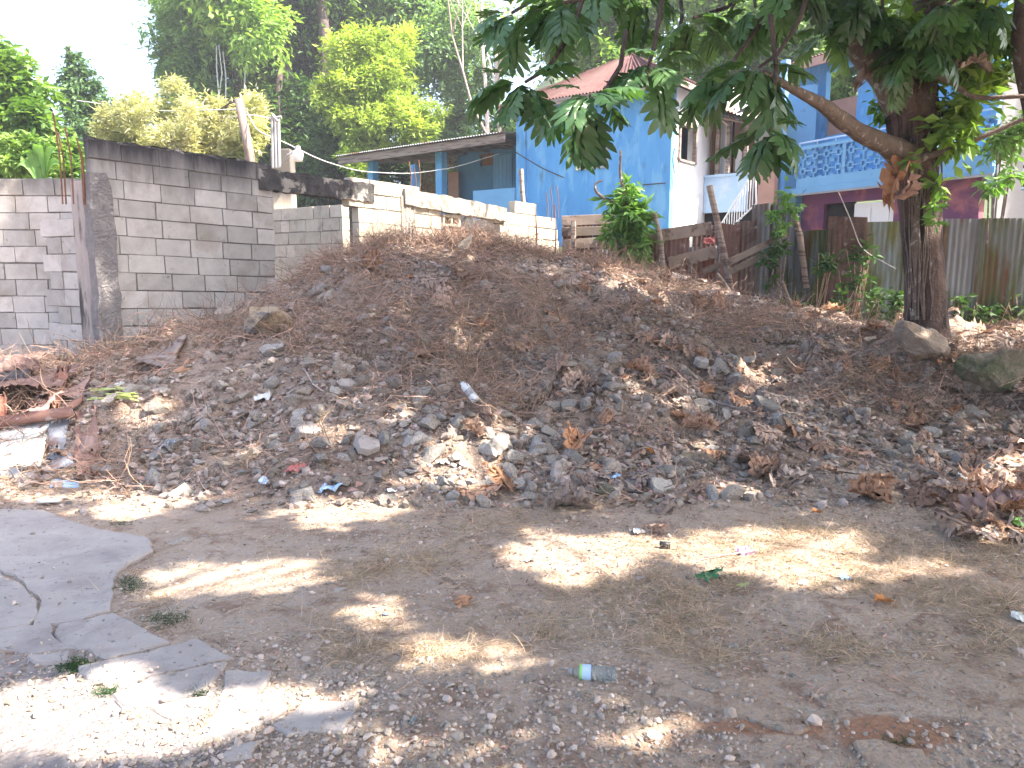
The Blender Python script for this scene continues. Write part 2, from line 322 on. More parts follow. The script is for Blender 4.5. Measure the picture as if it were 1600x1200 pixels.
M['ground'] = ground_mat('dirt', False); M['heap'] = ground_mat('heap_soil', True)

# ------------------------------------------------------------ ground and mound
xs = np.concatenate([-np.geomspace(400, 9.3, 26), np.arange(-9, 9.01, .04), np.geomspace(9.3, 400, 26)])
ys = np.concatenate([np.linspace(-60, .6, 14), np.arange(.9, 13.5, .04), np.geomspace(13.7, 600, 60)])
GX, GY = np.meshgrid(xs, ys); GZ = H(GX, GY); nx = len(xs)
V = np.stack([GX, GY, GZ], -1).reshape(-1, 3)
ii, jj = np.meshgrid(np.arange(nx - 1), np.arange(len(ys) - 1)); q = (jj * nx + ii).ravel()
FF = np.stack([q, q + 1, q + nx + 1, q + nx], 1)
cx = V[FF].mean(1); tm = tmound(cx[:, 0], cx[:, 1]); heap = (tm > .02) & (cx[:, 1] < 13.4) & (np.abs(cx[:, 0]) < 9)
def inellipse(x, y, l):
    o = np.zeros_like(x)
    for (a, b, ra, rb) in l: o = np.maximum(o, 1 - np.clip(((x - a) / ra) ** 2 + ((y - b) / rb) ** 2, 0, 1))
    return o
def submesh(name, fs, m, attrs):
    u, inv = np.unique(fs, return_inverse=True); v = V[u]
    return npmesh(name, v, inv.reshape(fs.shape), m, smooth=True, ptattr={k: f(v[:, 0], v[:, 1]) for k, f in attrs.items()})
A = gat(30, 1150)
g = submesh('ground', FF[~heap], M['ground'], {
  'tar': lambda x, y: inellipse(x, y, [(-1.9, 2.2, 1.4, 1.15), (-1.2, 1.6, 1.3, .9)]) + 0 * x,
  'clay': lambda x, y: inellipse(x, y, [(gat(1390, 1155).x, gat(1390, 1155).y, .3, .18), (gat(1200, 1120).x - .02, gat(1200, 1130).y - .03, .35, .08), (gat(1500, 770).x, gat(1500, 770).y, .4, .2)]),
  'far': lambda x, y: sm((y - 13.5) / 4)})
tag(g, kind='structure')
tag(submesh('mound', FF[heap], M['heap'], {}), kind='structure')

# ------------------------------------------------------------ block walls
def blockwall(fr, rows, z0, segs, top, mb, back, depth=.15, bh=.205, bl=.405, shear=0, j=.008, vo=0):
    """segs(row,z)-> list of (u0,u1)"""
    for k in range(rows):
        za = z0 + k * bh
        for (u0, u1) in segs(k, za):
            fr.box(back, u0 + .02, u1 - .02, vo - depth + .01, vo - .016, za, za + bh) if not shear else back.hexa([fr.p(u, v, z + shear * u) for (u, v, z) in ((u0 + .02, vo - .016, za), (u1 - .02, vo - .016, za), (u1 - .02, vo - depth + .01, za), (u0 + .02, vo - depth + .01, za), (u0 + .02, vo - .016, za + bh), (u1 - .02, vo - .016, za + bh), (u1 - .02, vo - depth + .01, za + bh), (u0 + .02, vo - depth + .01, za + bh))])
            u = u0 - (bl * (.5 if k % 2 else 0) + .07 * math.sin(k * 3.3))
            while u < u1:
                L_ = bl * random.choice([1, 1, 1, 1, 1.02, .97, .55 if random.random() < .3 else 1])
                a = max(u, u0); b = min(u + L_, u1)
                if b - a > .05:
                    g_ = j * random.uniform(.35, 1.2); g2 = j * random.uniform(.2, 1.3); v = vo + random.uniform(-.004, .005); zz = random.uniform(-.003, .003); tn = random.random()
                    r = lambda q=.004: random.uniform(-q, q)
                    c = [(a + g_, v + r(.002), za + g2 + zz), (b - g_, v + r(.002), za + g2 + zz), (b - g_, vo - depth, za + g2), (a + g_, vo - depth, za + g2),
                         (a + g_, v + r(.002), za + bh - g2 + zz), (b - g_, v + r(.002), za + bh - g2 + zz), (b - g_, vo - depth, za + bh - g2), (a + g_, vo - depth, za + bh - g2)]
                    mb.hexa([fr.p(p[0] + r(), p[1], p[2] + r() + shear * p[0]) for p in c], tn)
                u += L_
WF = Frame((-4.75, 8.5), (.685, .728)); SH = -.035
def build_main_wall():
    root = thing('block_wall', 'long grey unplastered concrete block wall with black weathered top behind the rubble mound', 'wall', WF.p(0, 0, .5))
    a = MB(); bk = MB()
    def segA(k, z): return [(.36 if k < 6 else .2, 2.40)]
    blockwall(WF, 13, .35, segA, 0, a, bk, shear=SH)
    a.build('masonry', M['block'], root, bevel=.003)
    l = MB()
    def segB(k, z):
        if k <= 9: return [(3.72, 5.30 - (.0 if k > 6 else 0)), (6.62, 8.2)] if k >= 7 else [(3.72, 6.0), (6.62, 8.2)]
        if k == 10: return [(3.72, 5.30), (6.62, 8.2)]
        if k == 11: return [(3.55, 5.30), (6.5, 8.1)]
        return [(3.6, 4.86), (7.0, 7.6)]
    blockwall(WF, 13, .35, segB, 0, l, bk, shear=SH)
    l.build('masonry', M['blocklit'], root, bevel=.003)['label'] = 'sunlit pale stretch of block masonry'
    bk.build('mortar', M['mortar'], root)
    def beam(name, m, u0, u1, z0, z1, v0, v1, tilt=0, n=26, j=.014):
        mb = MB(); rings = []
        for i in range(n + 1):
            u = u0 + (u1 - u0) * i / n; dz = SH * u + tilt * (u - u0)
            rings.append([WF.p(u, v + random.uniform(-j, j), z + dz + random.uniform(-j, j)) for (v, z) in ((v1, z0), (v0, z0), (v0, (z0 + z1) / 2), (v0, z1), (v1, z1), (v1, (z0 + z1) / 2))])
        vs = [p for r in rings for p in r]; fs = [(i * 6 + k, i * 6 + (k + 1) % 6, (i + 1) * 6 + (k + 1) % 6, (i + 1) * 6 + k) for i in range(n) for k in range(6)] + [(5, 4, 3, 2, 1, 0), tuple(n * 6 + k for k in range(6))]
        mb.add(vs, fs); return mb.build(name, m, root)
    beam('lintel_beam', M['beam'], 2.2, 4.0, 2.70, 2.955, -.17, .03)['label'] = 'black weathered concrete lintel over the wide opening'
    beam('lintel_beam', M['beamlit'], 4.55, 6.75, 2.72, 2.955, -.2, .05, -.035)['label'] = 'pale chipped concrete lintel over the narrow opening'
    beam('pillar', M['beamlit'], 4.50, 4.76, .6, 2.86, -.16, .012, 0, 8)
    # coping crust on the near wall
    beam('top_crust', M['beam'], .2, 2.3, 3.0, 3.03, -.15, .0, 0, 30, .012)
    # rough concrete column at the near end
    c = MB(); rings = []
    for i in range(15):
        z = .3 + 2.35 * i / 14; w = .16 + random.uniform(-.02, .02) + .05 * (1 - i / 14)
        rings.append([WF.p(u + random.uniform(-.015, .015), v, z) for (u, v) in ((.17, .035), (w + .22, .035), (w + .22, -.2), (.17, -.2))])
    c.add([p for r in rings for p in r], [(i * 4 + k, i * 4 + (k + 1) % 4, i * 4 + 4 + (k + 1) % 4, i * 4 + 4 + k) for i in range(14) for k in range(4)] + [(56, 57, 58, 59)])
    c.build('column', M['rough'], root)
    for (u, v, h) in ((.02, -.03, 3.1), (-.06, -.12, 3.25), (.12, -.02, 3.0), (.16, -.1, 2.95), (-.02, -.14, 3.05)):
        t = MB(); t.tube([WF.p(u, v, 2.3), WF.p(u + .01, v, 2.8), WF.p(u - .02, v, h)], .009, 5); t.build('reinforcing_bar', M['rebar'], root)
    # thin cable lying on top and two bars at the far end
    for (px, yt, yb, yy) in ((838, 318, 412, 14.0), (868, 320, 405, 14.4), (862, 292, 345, 14.3), (855, 300, 340, 14.3), (872, 290, 340, 14.4), (649, 262, 300, 12.1), (641, 252, 296, 12.1), (656, 250, 300, 12.2)):
        t = MB(); t.tube([at(px, yb, yy), at(px + 1, (yt + yb) / 2, yy), at(px - 2, yt, yy)], .012 if yb > 380 else .008, 5); t.build('reinforcing_bar', M['rebar'], root)
    return root
build_main_wall()
# lone hollow block left in the narrow opening
def hollow_block(fr, u, z, name='hollow_block'):
    root = thing(name, 'hollow concrete block lying on its side in the narrow wall opening', 'concrete block', fr.p(u, 0, z))
    mb = MB(); fr.wall(mb, u, u + .38, z, z + .18, -.2, -.02, [(u + .04, u + .17, z + .04, z + .14), (u + .21, u + .34, z + .04, z + .14)])
    mb.build('shell', M['blocklit'], root); d = MB(); fr.box(d, u + .02, u + .36, -.21, -.17, z + .02, z + .16); d.build('hole_shade', M['dark'], root)  # dark sheet behind the holes puts their shade into the colour
hollow_block(WF, 5.36, 2.28)
# inner walls seen through the openings
def inner_wall(fr, u0, u1, zt, label, step=None):
    root = thing('inner_block_wall', label, 'wall', fr.p(u0, 0, 1)); a = MB(); bk = MB()
    rows = int((zt - .8) / .205)
    z0 = zt - rows * .205
    blockwall(fr, rows, z0, lambda k, z: [(u0 + (step or 0) * max(0, k - rows + 3), u1)], 0, a, bk)
    a.build('masonry', M['blocklit'], root, bevel=.003); bk.build('mortar', M['mortar'], root)
P0 = at(410, 330, 13.7); P1 = at(566, 320, 12.3)
inner_wall(Frame((P0.x, P0.y), (P1.x - P0.x, P1.y - P0.y)), 0, 2.0, at(500, 322, 12.9).z, 'tan concrete block wall standing behind the wide wall opening', .12)
P0 = at(728, 345, 14.3); P1 = at(800, 345, 13.6)
inner_wall(Frame((P0.x, P0.y), (P1.x - P0.x, P1.y - P0.y)), 0, .9, at(750, 342, 14).z, 'small tan block wall behind the narrow wall opening')
# left wall
LF = Frame((-9.5, 9.75), (1, -.02))
def left_wall():
    root = thing('low_block_wall', 'lower grey block wall with ragged stub at the left edge of the photo', 'wall', LF.p(2, 0, .4))
    a = MB(); bk = MB(); blockwall(LF, 12, .24, lambda k, z: [(0, 4.42)], 0, a, bk)
    a.build('masonry', M['block'], root, bevel=.003)
    SF = Frame((-5.55, 9.32), (1, -.5)); s = MB()
    blockwall(SF, 9, .34, lambda k, z: [(.0 if k % 2 else -.12, .52)] if k != 3 else [(.1, .52)], 0, s, bk)
    s.build('stub', M['block'], root, bevel=.003)
    bk.build('mortar', M['mortar'], root)
    p = MB(); 
    SF.box(p, .53, .98, -.3, .02, .2, 2.6); p.build('end_pillar', M['plaster'], root, bevel=.01)
left_wall()

# ------------------------------------------------------------ houses
HF = Frame((.13, 19.5), (.794, -.607)); HL = 4.12
def sheet(mb, a, b, c, d, amp=.015, pitch=.09, t=.5, seg=4):
    """corrugated sheet a-b lower edge, d-c upper edge; ridges run a->d"""
    a, b, c, d = map(Vector, (a, b, c, d)); n = int((b - a).length / pitch * 5) + 2; nrm = (b - a).cross(d - a).normalized(); vs = []; fs = []
    for j in range(seg + 1):
        for i in range(n + 1):
            s = i / n; e = j / seg; p = a.lerp(b, s).lerp(d.lerp(c, s), e); vs.append(p + nrm * amp * math.sin(s * (b - a).length / pitch * 2 * math.pi))
    for j in range(seg):
        for i in range(n): q = j * (n + 1) + i; fs.append((q, q + 1, q + n + 2, q + n + 1))
    mb.add(vs, fs, t)
def blue_house():
    root = thing('blue_house', 'bright blue house with rusty red hipped metal roof and white sunlit side', 'house', HF.p(HL, 0, 2))
    w0, wz1 = HF.at(900, 213); w1, wz0 = HF.at(950, 262)
    zt = HF.at(1000, 140)[1]; mb = MB()
    HF.wall(mb, 0, HL, 1.2, zt, -.2, 0, [(w0, w1, wz0, wz1)]); mb.build('wall', M['blue'], root)['label'] = 'bright blue front wall'
    pb = MB(); HF.box(pb, 0, .28, .003, .05, 1.2, zt); pb.build('corner_pilaster', M['blue'], root)
    # window
    fr = MB()
    for (a, b, c, d) in ((w0, w1, wz0, wz0 + .05), (w0, w1, wz1 - .05, wz1), (w0, w0 + .05, wz0 + .05, wz1 - .05), (w1 - .05, w1, wz0 + .05, wz1 - .05)): HF.box(fr, a, b, -.15, .03, c, d)
    wo = fr.build('window', M['greypaint'], root)
    pn = MB(); HF.box(pn, w0 + .05, w1 - .05, -.19, -.16, wz0 + .05, wz1 - .05); pn.build('pane', M['dark'], wo)
    cu = MB()
    for (a, b) in ((w0 + .06, w0 + .2), (w0 + .42, w1 - .25), (w1 - .2, w1 - .08)):
        HF.box(cu, a, b, -.15, -.12, wz0 + .06, wz1 - .1)
    cu.build('curtain', M['white'], wo)
    sb = MB(); HF.box(sb, w0 - .04, w1 + .04, .003, .07, wz0 - .05, wz0 - .003); sb.build('sill', M['blue'], wo)
    # side
    SF = Frame(HF.p(HL, 0, 0)[:2], (.607, .794)); sw = MB()
    a0, a1z = SF.at(1061, 190); a1, a0z = SF.at(1086, 258)
    a1 = max(a1, a0 + .5)
    SF.wall(sw, .2, 5.2, 1.2, zt, -.2, 0, [(a0, a1, a0z, a1z)]); sw.build('wall', M['white'], root)['label'] = 'white side wall in full sun'
    d = MB(); SF.box(d, a0, a1, -.19, -.15, a0z, a1z); so_ = MB()
    for (a, b, c, e) in ((a0, a1, a0z, a0z + .05), (a0, a1, a1z - .05, a1z), (a0, a0 + .06, a0z, a1z), (a1 - .06, a1, a0z, a1z)): SF.box(so_, a, b, -.05, .04, c, e)
    w2 = so_.build('window', M['wood'], root); d.build('pane', M['dark'], w2); c2 = MB(); SF.box(c2, a0 + .1, (a0 + a1) / 2 + .1, -.14, -.1, a0z + .06, a1z - .2); c2.build('curtain', M['white'], w2)
    bw = MB(); HF.box(bw, 0, HL, -5.2, -5.0, 1.2, zt); lw = Frame(HF.p(0, 0, 0)[:2], (.607, .794)); lw.box(bw, .2, 5, 0, .2, 1.2, zt); bw.build('wall', M['blue2'], root)
    # hipped roof
    e = .35; zl = zt + .02; A_ = HF.p(-e, e, zl); B_ = HF.p(HL + e, e, zl); C_ = HF.p(HL + e, -5.2 - e, zl); D_ = HF.p(-e, -5.2 - e, zl)
    r0 = HF.p(HL / 2, -1.9, zt + 1.35); r1 = HF.p(HL / 2, -3.3, zt + 1.35)
    rf = MB()
    def tri(a, b, top, n=30, amp=.02):   # corrugated hip face
        vs = []; fs = []; L_ = (b - a).length; m = int(L_ / .09 * 5); nr = (b - a).cross(top[0] - a).normalized()
        for j in range(7):
            for i in range(m + 1):
                s = i / m; e_ = j / 6; lo = a.lerp(b, s)
                # ridges run up the slope: clip between the hips
                t0 = a.lerp(top[0], e_); t1 = b.lerp(top[1], e_); p = t0.lerp(t1, s); w = (p - a).dot((b - a).normalized())
                vs.append(p + nr * amp * math.sin(w / .09 * 2 * math.pi))
        for j in range(6):
            for i in range(m): q = j * (m + 1) + i; fs.append((q, q + 1, q + m + 2, q + m + 1))
        rf.add(vs, fs)
    tri(A_, B_, (r0, r0)); tri(B_, C_, (r0, r1)); tri(C_, D_, (r1, r1)); tri(D_, A_, (r1, r0))
    ro = rf.build('roof', M['redroof'], root)
    rc = MB()
    for (a, b) in ((A_, r0), (B_, r0), (r0, r1)): rc.tube([a + Vector((0, 0, .03)), b + Vector((0, 0, .03))], .05, 6)
    rc.build('ridge_cap', M['redroof'], ro)
    fa = MB(); HF.box(fa, -e, HL + e, e - .03, e, zt - .13, zt); SF.box(fa, -e, 5.4, e - .03, e, zt - .13, zt); fa.build('fascia', M['wood'], root)
blue_house()
def porch():
    u1 = -.02; u0 = HF.at(560, 260)[0]
    root = thing('porch_house', 'open blue porch with lean-to tin roof and square posts left of the blue house', 'house', HF.p(u0, 0, 2))
    zr = HF.at(800, 205, .5)[1]; zl = HF.at(560, 240, .5)[1]
    rf = MB(); sheet(rf, HF.p(u0 - .3, .6, zl), HF.p(u1, .6, zr), HF.p(u1, -3.2, zr + .35), HF.p(u0 - .3, -3.2, zl + .35), seg=3); rf.build('roof', M['zinc'], root)
    fa = MB(); n = 1
    fa.hexa([HF.p(u0 - .3, .5, zl - .24), HF.p(u1, .5, zr - .22), HF.p(u1, .45, zr - .22), HF.p(u0 - .3, .45, zl - .24), HF.p(u0 - .3, .5, zl - .03), HF.p(u1, .5, zr - .03), HF.p(u1, .45, zr - .03), HF.p(u0 - .3, .45, zl - .03)]); fa.build('fascia', M['wood'], root)
    for k in range(7):
        r = MB(); u = u0 + (u1 - u0) * (k + .2) / 7; za = zl + (zr - zl) * (k + .2) / 7
        r.hexa([HF.p(u, .4, za - .2), HF.p(u + .07, .4, za - .2), HF.p(u + .07, -3.1, za + .15), HF.p(u, -3.1, za + .15), HF.p(u, .4, za - .06), HF.p(u + .07, .4, za - .06), HF.p(u + .07, -3.1, za + .28), HF.p(u, -3.1, za + .28)]); r.build('rafter', M['wood'], root)
    for (px, v) in ((578, 0), (685, 0)):
        u = HF.at(px, 260, v)[0]; p = MB(); HF.box(p, u - .11, u + .11, v - .22, v, 1.6, zl + (zr - zl) * (u - u0) / (u1 - u0) - .15); p.build('post', M['blue'], root)
    for (px, v) in ((645, -2.6),):
        u = HF.at(px, 260, v)[0]; p = MB(); HF.box(p, u - .1, u + .1, v - .2, v, 1.6, zl + .1); p.build('post', M['blue'], root)
    v = -1.7; ua = HF.at(715, 260, v)[0]
    dz0 = HF.at(780, 298, v)[1]; dz1 = HF.at(780, 243, v)[1]; d0 = HF.at(772, 260, v)[0]; d1 = HF.at(801, 260, v)[0]
    s0, sz1 = HF.at(750, 244, v); s1, sz0 = HF.at(770, 258, v)
    w = MB(); HF.wall(w, ua, u1, 1.6, zr + .15, v - .1, v, [(s0, s1, sz0, sz1)]); w.build('back_wall', M['blueshade'], root)
    wi = MB(); HF.box(wi, s0, s1, v - .12, v - .09, sz0, sz1); HF.box(wi, s0 - .03, s1 + .03, v + .002, v + .03, sz1, sz1 + .05); wi.build('window', M['brown'], root)
    dr = MB(); HF.box(dr, d0, d1, v + .003, v + .04, dz0, dz1)
    for k in range(5): HF.box(dr, d0 + (d1 - d0) * (k + .5) / 5 - .01, d0 + (d1 - d0) * (k + .5) / 5 + .01, v + .04, v + .05, dz0 + .05, dz1 - .05)
    dr.build('door', M['blue2'], root, bevel=.01)
    la = MB(); z0 = dz1 + .08; z1 = z0 + .34; n = 8; ww = d1 - d0
    for k in range(-4, n):
        for sg in (1, -1):
            a = (k) * ww / n; p = [(max(0, a), 0), (min(ww, a + .34), .34)]
            if a < 0: p[0] = (0, -a)
            if a + .34 > ww: p[1] = (ww, ww - a)
            if p[1][0] <= p[0][0]: continue
            q = [(d0 + (x if sg > 0 else ww - x), z0 + zz) for x, zz in p]
            la.tube([HF.p(q[0][0], v + .03, q[0][1]), HF.p(q[1][0], v + .03, q[1][1])], .012, 4)
    la.build('lattice', M['blue2'], root)
    pa = MB(); pz = HF.at(770, 296, .1)[1]; HF.box(pa, HF.at(740, 300, .1)[0], u1, 0, .12, 1.2, pz); pa.build('parapet', M['blue2'], root)
    fl = MB(); HF.box(fl, u0, u1, -3.1, -.001, 1.2, pz - .55); fl.build('floor', M['beamlit'], root)
    la2 = MB(); v2 = -2.6; a = HF.at(660, 250, v2)[0]; b = HF.at(680, 250, v2)[0]
    for k in range(9):
        u = a + (b - a) * k / 8; la2.tube([HF.p(u, v2, 1.9), HF.p(u + .1, v2, zl + .05)], .015, 4)
        z = 2.2 + k * .27; la2.tube([HF.p(a, v2 + .03, z), HF.p(b, v2 + .03, z + .2)], .015, 4)
    la2.build('trellis', M['rebar'], root)
    bd = MB(); a = HF.at(702, 280, -1.5)[0]; b = HF.at(718, 280, -1.5)[0]; HF.box(bd, a, b, -1.5, -1.45, 1.7, HF.at(700, 270, -1.5)[1]); bd.build('board', M['pink'], root)
    br = MB()
    for (p, q) in (((668, 232), (712, 262)), ((700, 262), (716, 240))): br.tube([HF.p(*[HF.at(*p, -1.6)[0], -1.6, HF.at(*p, -1.6)[1]]), HF.p(HF.at(*q, -1.6)[0], -1.6, HF.at(*q, -1.6)[1])], .04, 5)
    br.build('brace', M['wood'], root)
porch()
SFr = Frame(HF.p(HL, 0, 0)[:2], (.607, .794)); CFo = SFr.p(1.75, 0, 0); CF = Frame(CFo[:2], (.794, -.607))
def middle_porch():
    root = thing('side_porch', 'ruined side porch with pale blue half wall, hanging curtain and broken tin roof', 'porch', CF.p(0, 0, 2))
    z1 = CF.at(1120, 277)[1]; z0 = CF.at(1120, 332)[1]; ue = CF.at(1166, 300)[0]; h = MB(); CF.box(h, .01, ue, -.12, 0, z0, z1); CF.box(h, -.0, ue + .03, -.16, .03, z1 + .002, z1 + .06); h.build('half_wall', M['paleblue'], root)
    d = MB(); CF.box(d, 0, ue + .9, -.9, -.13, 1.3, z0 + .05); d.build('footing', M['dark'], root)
    v = -.9; zt = CF.at(1120, 165, v)[1]
    def panel(name, m, a, b, yt, yb, v, fold=0):
        ua, zt_ = CF.at(a, yt, v); ub, zb = CF.at(b, yb, v); mb = MB(); n = 24; vs = []
        for i in range(n + 1):
            u = ua + (ub - ua) * i / n; vv = v + fold * math.sin(i * 1.9)
            vs += [CF.p(u, vv, zb), CF.p(u, vv, zt_)]
        mb.add(vs, [(2 * i, 2 * i + 2, 2 * i + 3, 2 * i + 1) for i in range(n)]); return mb.build(name, m, root)
    panel('curtain', M['brown'], 1093, 1118, 182, 276, -.3, .04)['label'] = 'brown hanging curtain'
    panel('curtain', M['white'], 1118, 1128, 190, 274, -.32, .03)['label'] = 'white hanging curtain'
    panel('back_wall', M['pink'], 1150, 1212, 150, 420, -1.3); panel('back_wall', M['blue2'], 1212, 1262, 140, 420, -1.32)
    panel('back_wall', M['dark'], 1088, 1165, 160, 280, -1.6)  # near-black sheet stands in for the shade inside the porch
    panel('doorway', M['white'], 1150, 1158, 225, 268, -.5); panel('doorway', M['white'], 1180, 1212, 205, 250, -1.25)
    for px in (1122, 1138, 1166):
        u = CF.at(px, 230, -.1)[0]; p = MB(); CF.box(p, u - .04, u + .04, -.14, -.06, z1 + .062, CF.at(px, 186, -.1)[1]); p.build('post', M['wood'], root)
    for i, (a, b, c, dd, zz) in enumerate(((1080, 152, 1150, 178, .3), (1095, 165, 1160, 190, .1), (1120, 172, 1185, 186, -.1), (1085, 172, 1120, 184, .35))):
        ua, za = CF.at(a, b, .3); ub, zb = CF.at(c, dd, .3); rf = MB()
        sheet(rf, CF.p(ua, .3, za), CF.p(ub, .35, zb), CF.p(ub + .1, -1.5, zb + .45 + zz), CF.p(ua, -1.5, za + .35 + zz), seg=3); rf.build('roof_sheet', M['zinc'], root)
    for (p, q) in (((1085, 176), (1172, 192)), ((1100, 186), (1150, 170)), ((1092, 160), (1140, 196))):
        a = CF.at(*p, .1); b = CF.at(*q, .1); t = MB(); t.tube([CF.p(a[0], .1, a[1]), CF.p(b[0], .1, b[1])], .04, 4); t.build('rafter', M['wood'], root)
    # post / low brick bit to the right
    bk = MB(); a, z = CF.at(1186, 265, -.05); b, zb = CF.at(1209, 300, -.05); CF.box(bk, a, b, -.3, -.05, zb - .5, z + .1); bk.build('pier', M['pink'], root)
middle_porch()
def stair_rail():
    root = thing('stair_railing', 'white metal stair railing sloping down beside the pale half wall', 'railing', CF.p(.8, .6, 2))
    v = .55; T0 = CF.at(1180, 264, v); T1 = CF.at(1126, 352, v); B0 = CF.at(1182, 318, v)
    def pt(a, b, s): return (a[0] + (b[0] - a[0]) * s, a[1] + (b[1] - a[1]) * s)
    t = MB(); t.tube([CF.p(T0[0], v, T0[1]), CF.p(T1[0], v, T1[1])], .02, 5); t.build('handrail', M['white'], root)
    t = MB(); t.tube([CF.p(B0[0], v, B0[1]), CF.p(T1[0] + .3, v, T1[1])], .02, 5); t.tube([CF.p(T0[0], v, T0[1]), CF.p(B0[0], v, B0[1])], .02, 5); t.build('lower_rail', M['white'], root)
    n = 13
    for i in range(n):
        s = (i + .5) / n; a = pt(T0, T1, s); b = (a[0], max(B0[1] - (T0[1] - a[1]) * .8, T1[1] - .25)); t = MB(); t.tube([CF.p(a[0], v, a[1]), CF.p(a[0], v, b[1])], .011, 4); t.build('baluster', M['white'], root)
stair_rail()
# right house
P = at(1235, 297, 17.5); DF = Frame((P.x, P.y), (.469, -.883))
def right_house():
    root = thing('two_storey_house', 'two storey house with light blue balcony above a purple ground floor', 'house', DF.p(0, 0, 1.5))
    ZB = P.z; U0 = DF.at(1212, 260)[0]; U1 = DF.at(1555, 260)[0]
    PU = DF.at(1240, 330)[0]
    zr0 = DF.at(1300, 285)[1]; zr1 = DF.at(1300, 222)[1]
    # lower purple wall
    v = -.25; a, z1 = DF.at(1288, 319, v); b, _ = DF.at(1331, 319, v); c, _ = DF.at(1398, 308, v); z0 = z1 - 1.4
    w = MB(); DF.wall(w, PU, DF.at(1532, 300, v)[0], .8, ZB - .12, v - .15, v, [(a, c, z0, z1)]); w.build('lower_wall', M['purple'], root)
    wi = MB(); DF.box(wi, a, b, v - .14, v - .11, z0, z1)
    wo = wi.build('window', M['dark'], root); lo = MB()
    for k in range(9): DF.box(lo, a, b, v - .1, v - .07, z1 - .06 - k * .14, z1 - .03 - k * .14)
    lo.build('louvre', M['black'], wo)
    dr = MB(); DF.box(dr, b + .02, c - .05, v - .12, v - .06, z0, z1 - .04)
    n2 = 3
    for i in range(2):
        for k in range(3):
            u = b + .1 + i * (c - b - .15) / 2; DF.box(dr, u, u + (c - b) / 2 - .16, v - .06, v - .045, z1 - .5 - k * .5, z1 - .14 - k * .5)
    do = dr.build('door', M['white'], root, bevel=.008); fr = MB(); DF.box(fr, b - .03, b + .015, v - .13, v + .02, z0, z1); DF.box(fr, c - .045, c, v - .13, v + .02, z0, z1); DF.box(fr, b + .02, c - .05, v - .11, v + .02, z1 - .035, z1); fr.build('frame', M['white'], do)
    # balcony slab & front
    s = MB(); DF.box(s, U0, U1, -1.6, .02, ZB - .12, ZB + .02); s.build('balcony_slab', M['blue2'], root, bevel=.01)
    tr = MB(); DF.box(tr, U0 + .5, U1, .022, .05, ZB - .15, ZB - .11); tr.build('pipe', M['greypipe'], root)
    A0 = DF.at(1245, 270)[0]; A1 = U1 - .05
    rl = MB(); kz = ZB + .22; ch = .30
    DF.box(rl, A0, A1, -.1, 0, ZB + .022, kz); DF.box(rl, A0, A1, -.12, .02, kz + 2 * ch + .0, kz + 2 * ch + .07)
    n = int((A1 - A0) / (ch + .0)); cw = (A1 - A0) / n
    for i in range(n):
        u = A0 + i * cw
        if i % 4 == 3: DF.box(rl, u + cw - .05, u + cw + .03, -.1, .005, kz, kz + 2 * ch)
        for j in range(2):
            z = kz + j * ch; th = .035
            def B(x0, x1, y0, y1): DF.box(rl, u + x0 * cw, u + x1 * cw, -.08, -.01, z + y0 * ch, z + y1 * ch)
            t_ = .09
            B(.27, .73, .64, .64 + t_); B(.27, .73, .27, .27 + t_); B(.27, .27 + t_, .36, .64); B(.64, .73, .36, .64)
            B(.455, .545, .73, 1.); B(.455, .545, 0, .27); B(0, .27, .455, .545); B(.73, 1, .455, .545)
            B(.0, .18, .9, 1.0); B(.82, 1., .9, 1.0); B(0, .18, 0, .1); B(.82, 1, 0, .1)
    rl.build('balustrade', M['blue2'], root)
    tb = MB(); tb.tube([DF.p(A0, -.05, kz + 2 * ch + .16), DF.p(A1, -.05, kz + 2 * ch + .16)], .018, 6); n = 9
    for i in range(n + 1): tb.tube([DF.p(A0 + (A1 - A0) * i / n, -.05, kz + 2 * ch + .07), DF.p(A0 + (A1 - A0) * i / n, -.05, kz + 2 * ch + .16)], .014, 5)
    tb.build('top_rail', M['paleblue'], root)
    # upper wall
    v = -1.3; a, z1 = DF.at(1292, 112, v); b, z0 = DF.at(1336, 205, v); zt = DF.at(1300, 92, v)[1]
    UE = U1 + 0; w = MB(); DF.wall(w, U0 - .6, UE, ZB + .02, zt, v - .15, v, [(a, b, z0, z1)]); w.build('upper_wall', M['blue'], root)
    wi = MB(); DF.box(wi, a, b, v - .14, v - .12, z0, z0 + (z1 - z0) * .55); wd = wi.build('window', M['pink'], root); wd['label'] = 'boarded window with a torn tin flap'
    dk = MB(); DF.box(dk, a - 1.3, b + .3, v - .7, v - .65, z0, zt); dk.build('opening', M['dark'], wd)  # dark sheet standing in for the unlit room behind the window
    fl = MB(); sheet(fl, DF.p(a + .02, v + .02, z1 - .9), DF.p(a + .5, v + .03, z1 - 1.0), DF.p(a + .55, v + .06, z1), DF.p(a, v + .03, z1)); fl.build('tin_flap', M['rust'], wd)
    dk2 = MB(); DF.box(dk2, a - .5, b + .1, v - .34, v - .3, z0 + (z1 - z0) * .5, z1 + .2); dk2.build('opening', M['rebar'], wd)  # nearer brown sheet closing the gap, room shade in its colour
    fr = MB()
    for (q0, q1, y0, y1) in ((a - .04, a, z0, z1), (b, b + .04, z0, z1)): DF.box(fr, q0, q1, v + .002, v + .04, y0, y1)
    fr.build('frame', M['rebar'], wd)
    ro = MB(); sheet(ro, DF.p(U0 - .8, v + .6, zt - .02), DF.p(UE + .2, v + .6, zt - .02), DF.p(UE + .2, -5, zt + 1.2), DF.p(U0 - .8, -5, zt + 1.2)); ro.build('roof', M['redroof'], root)
    fa = MB(); DF.box(fa, U0 - .8, UE + .2, v + .55, v + .59, zt - .22, zt - .04); fa.build('fascia', M['pink'], root)
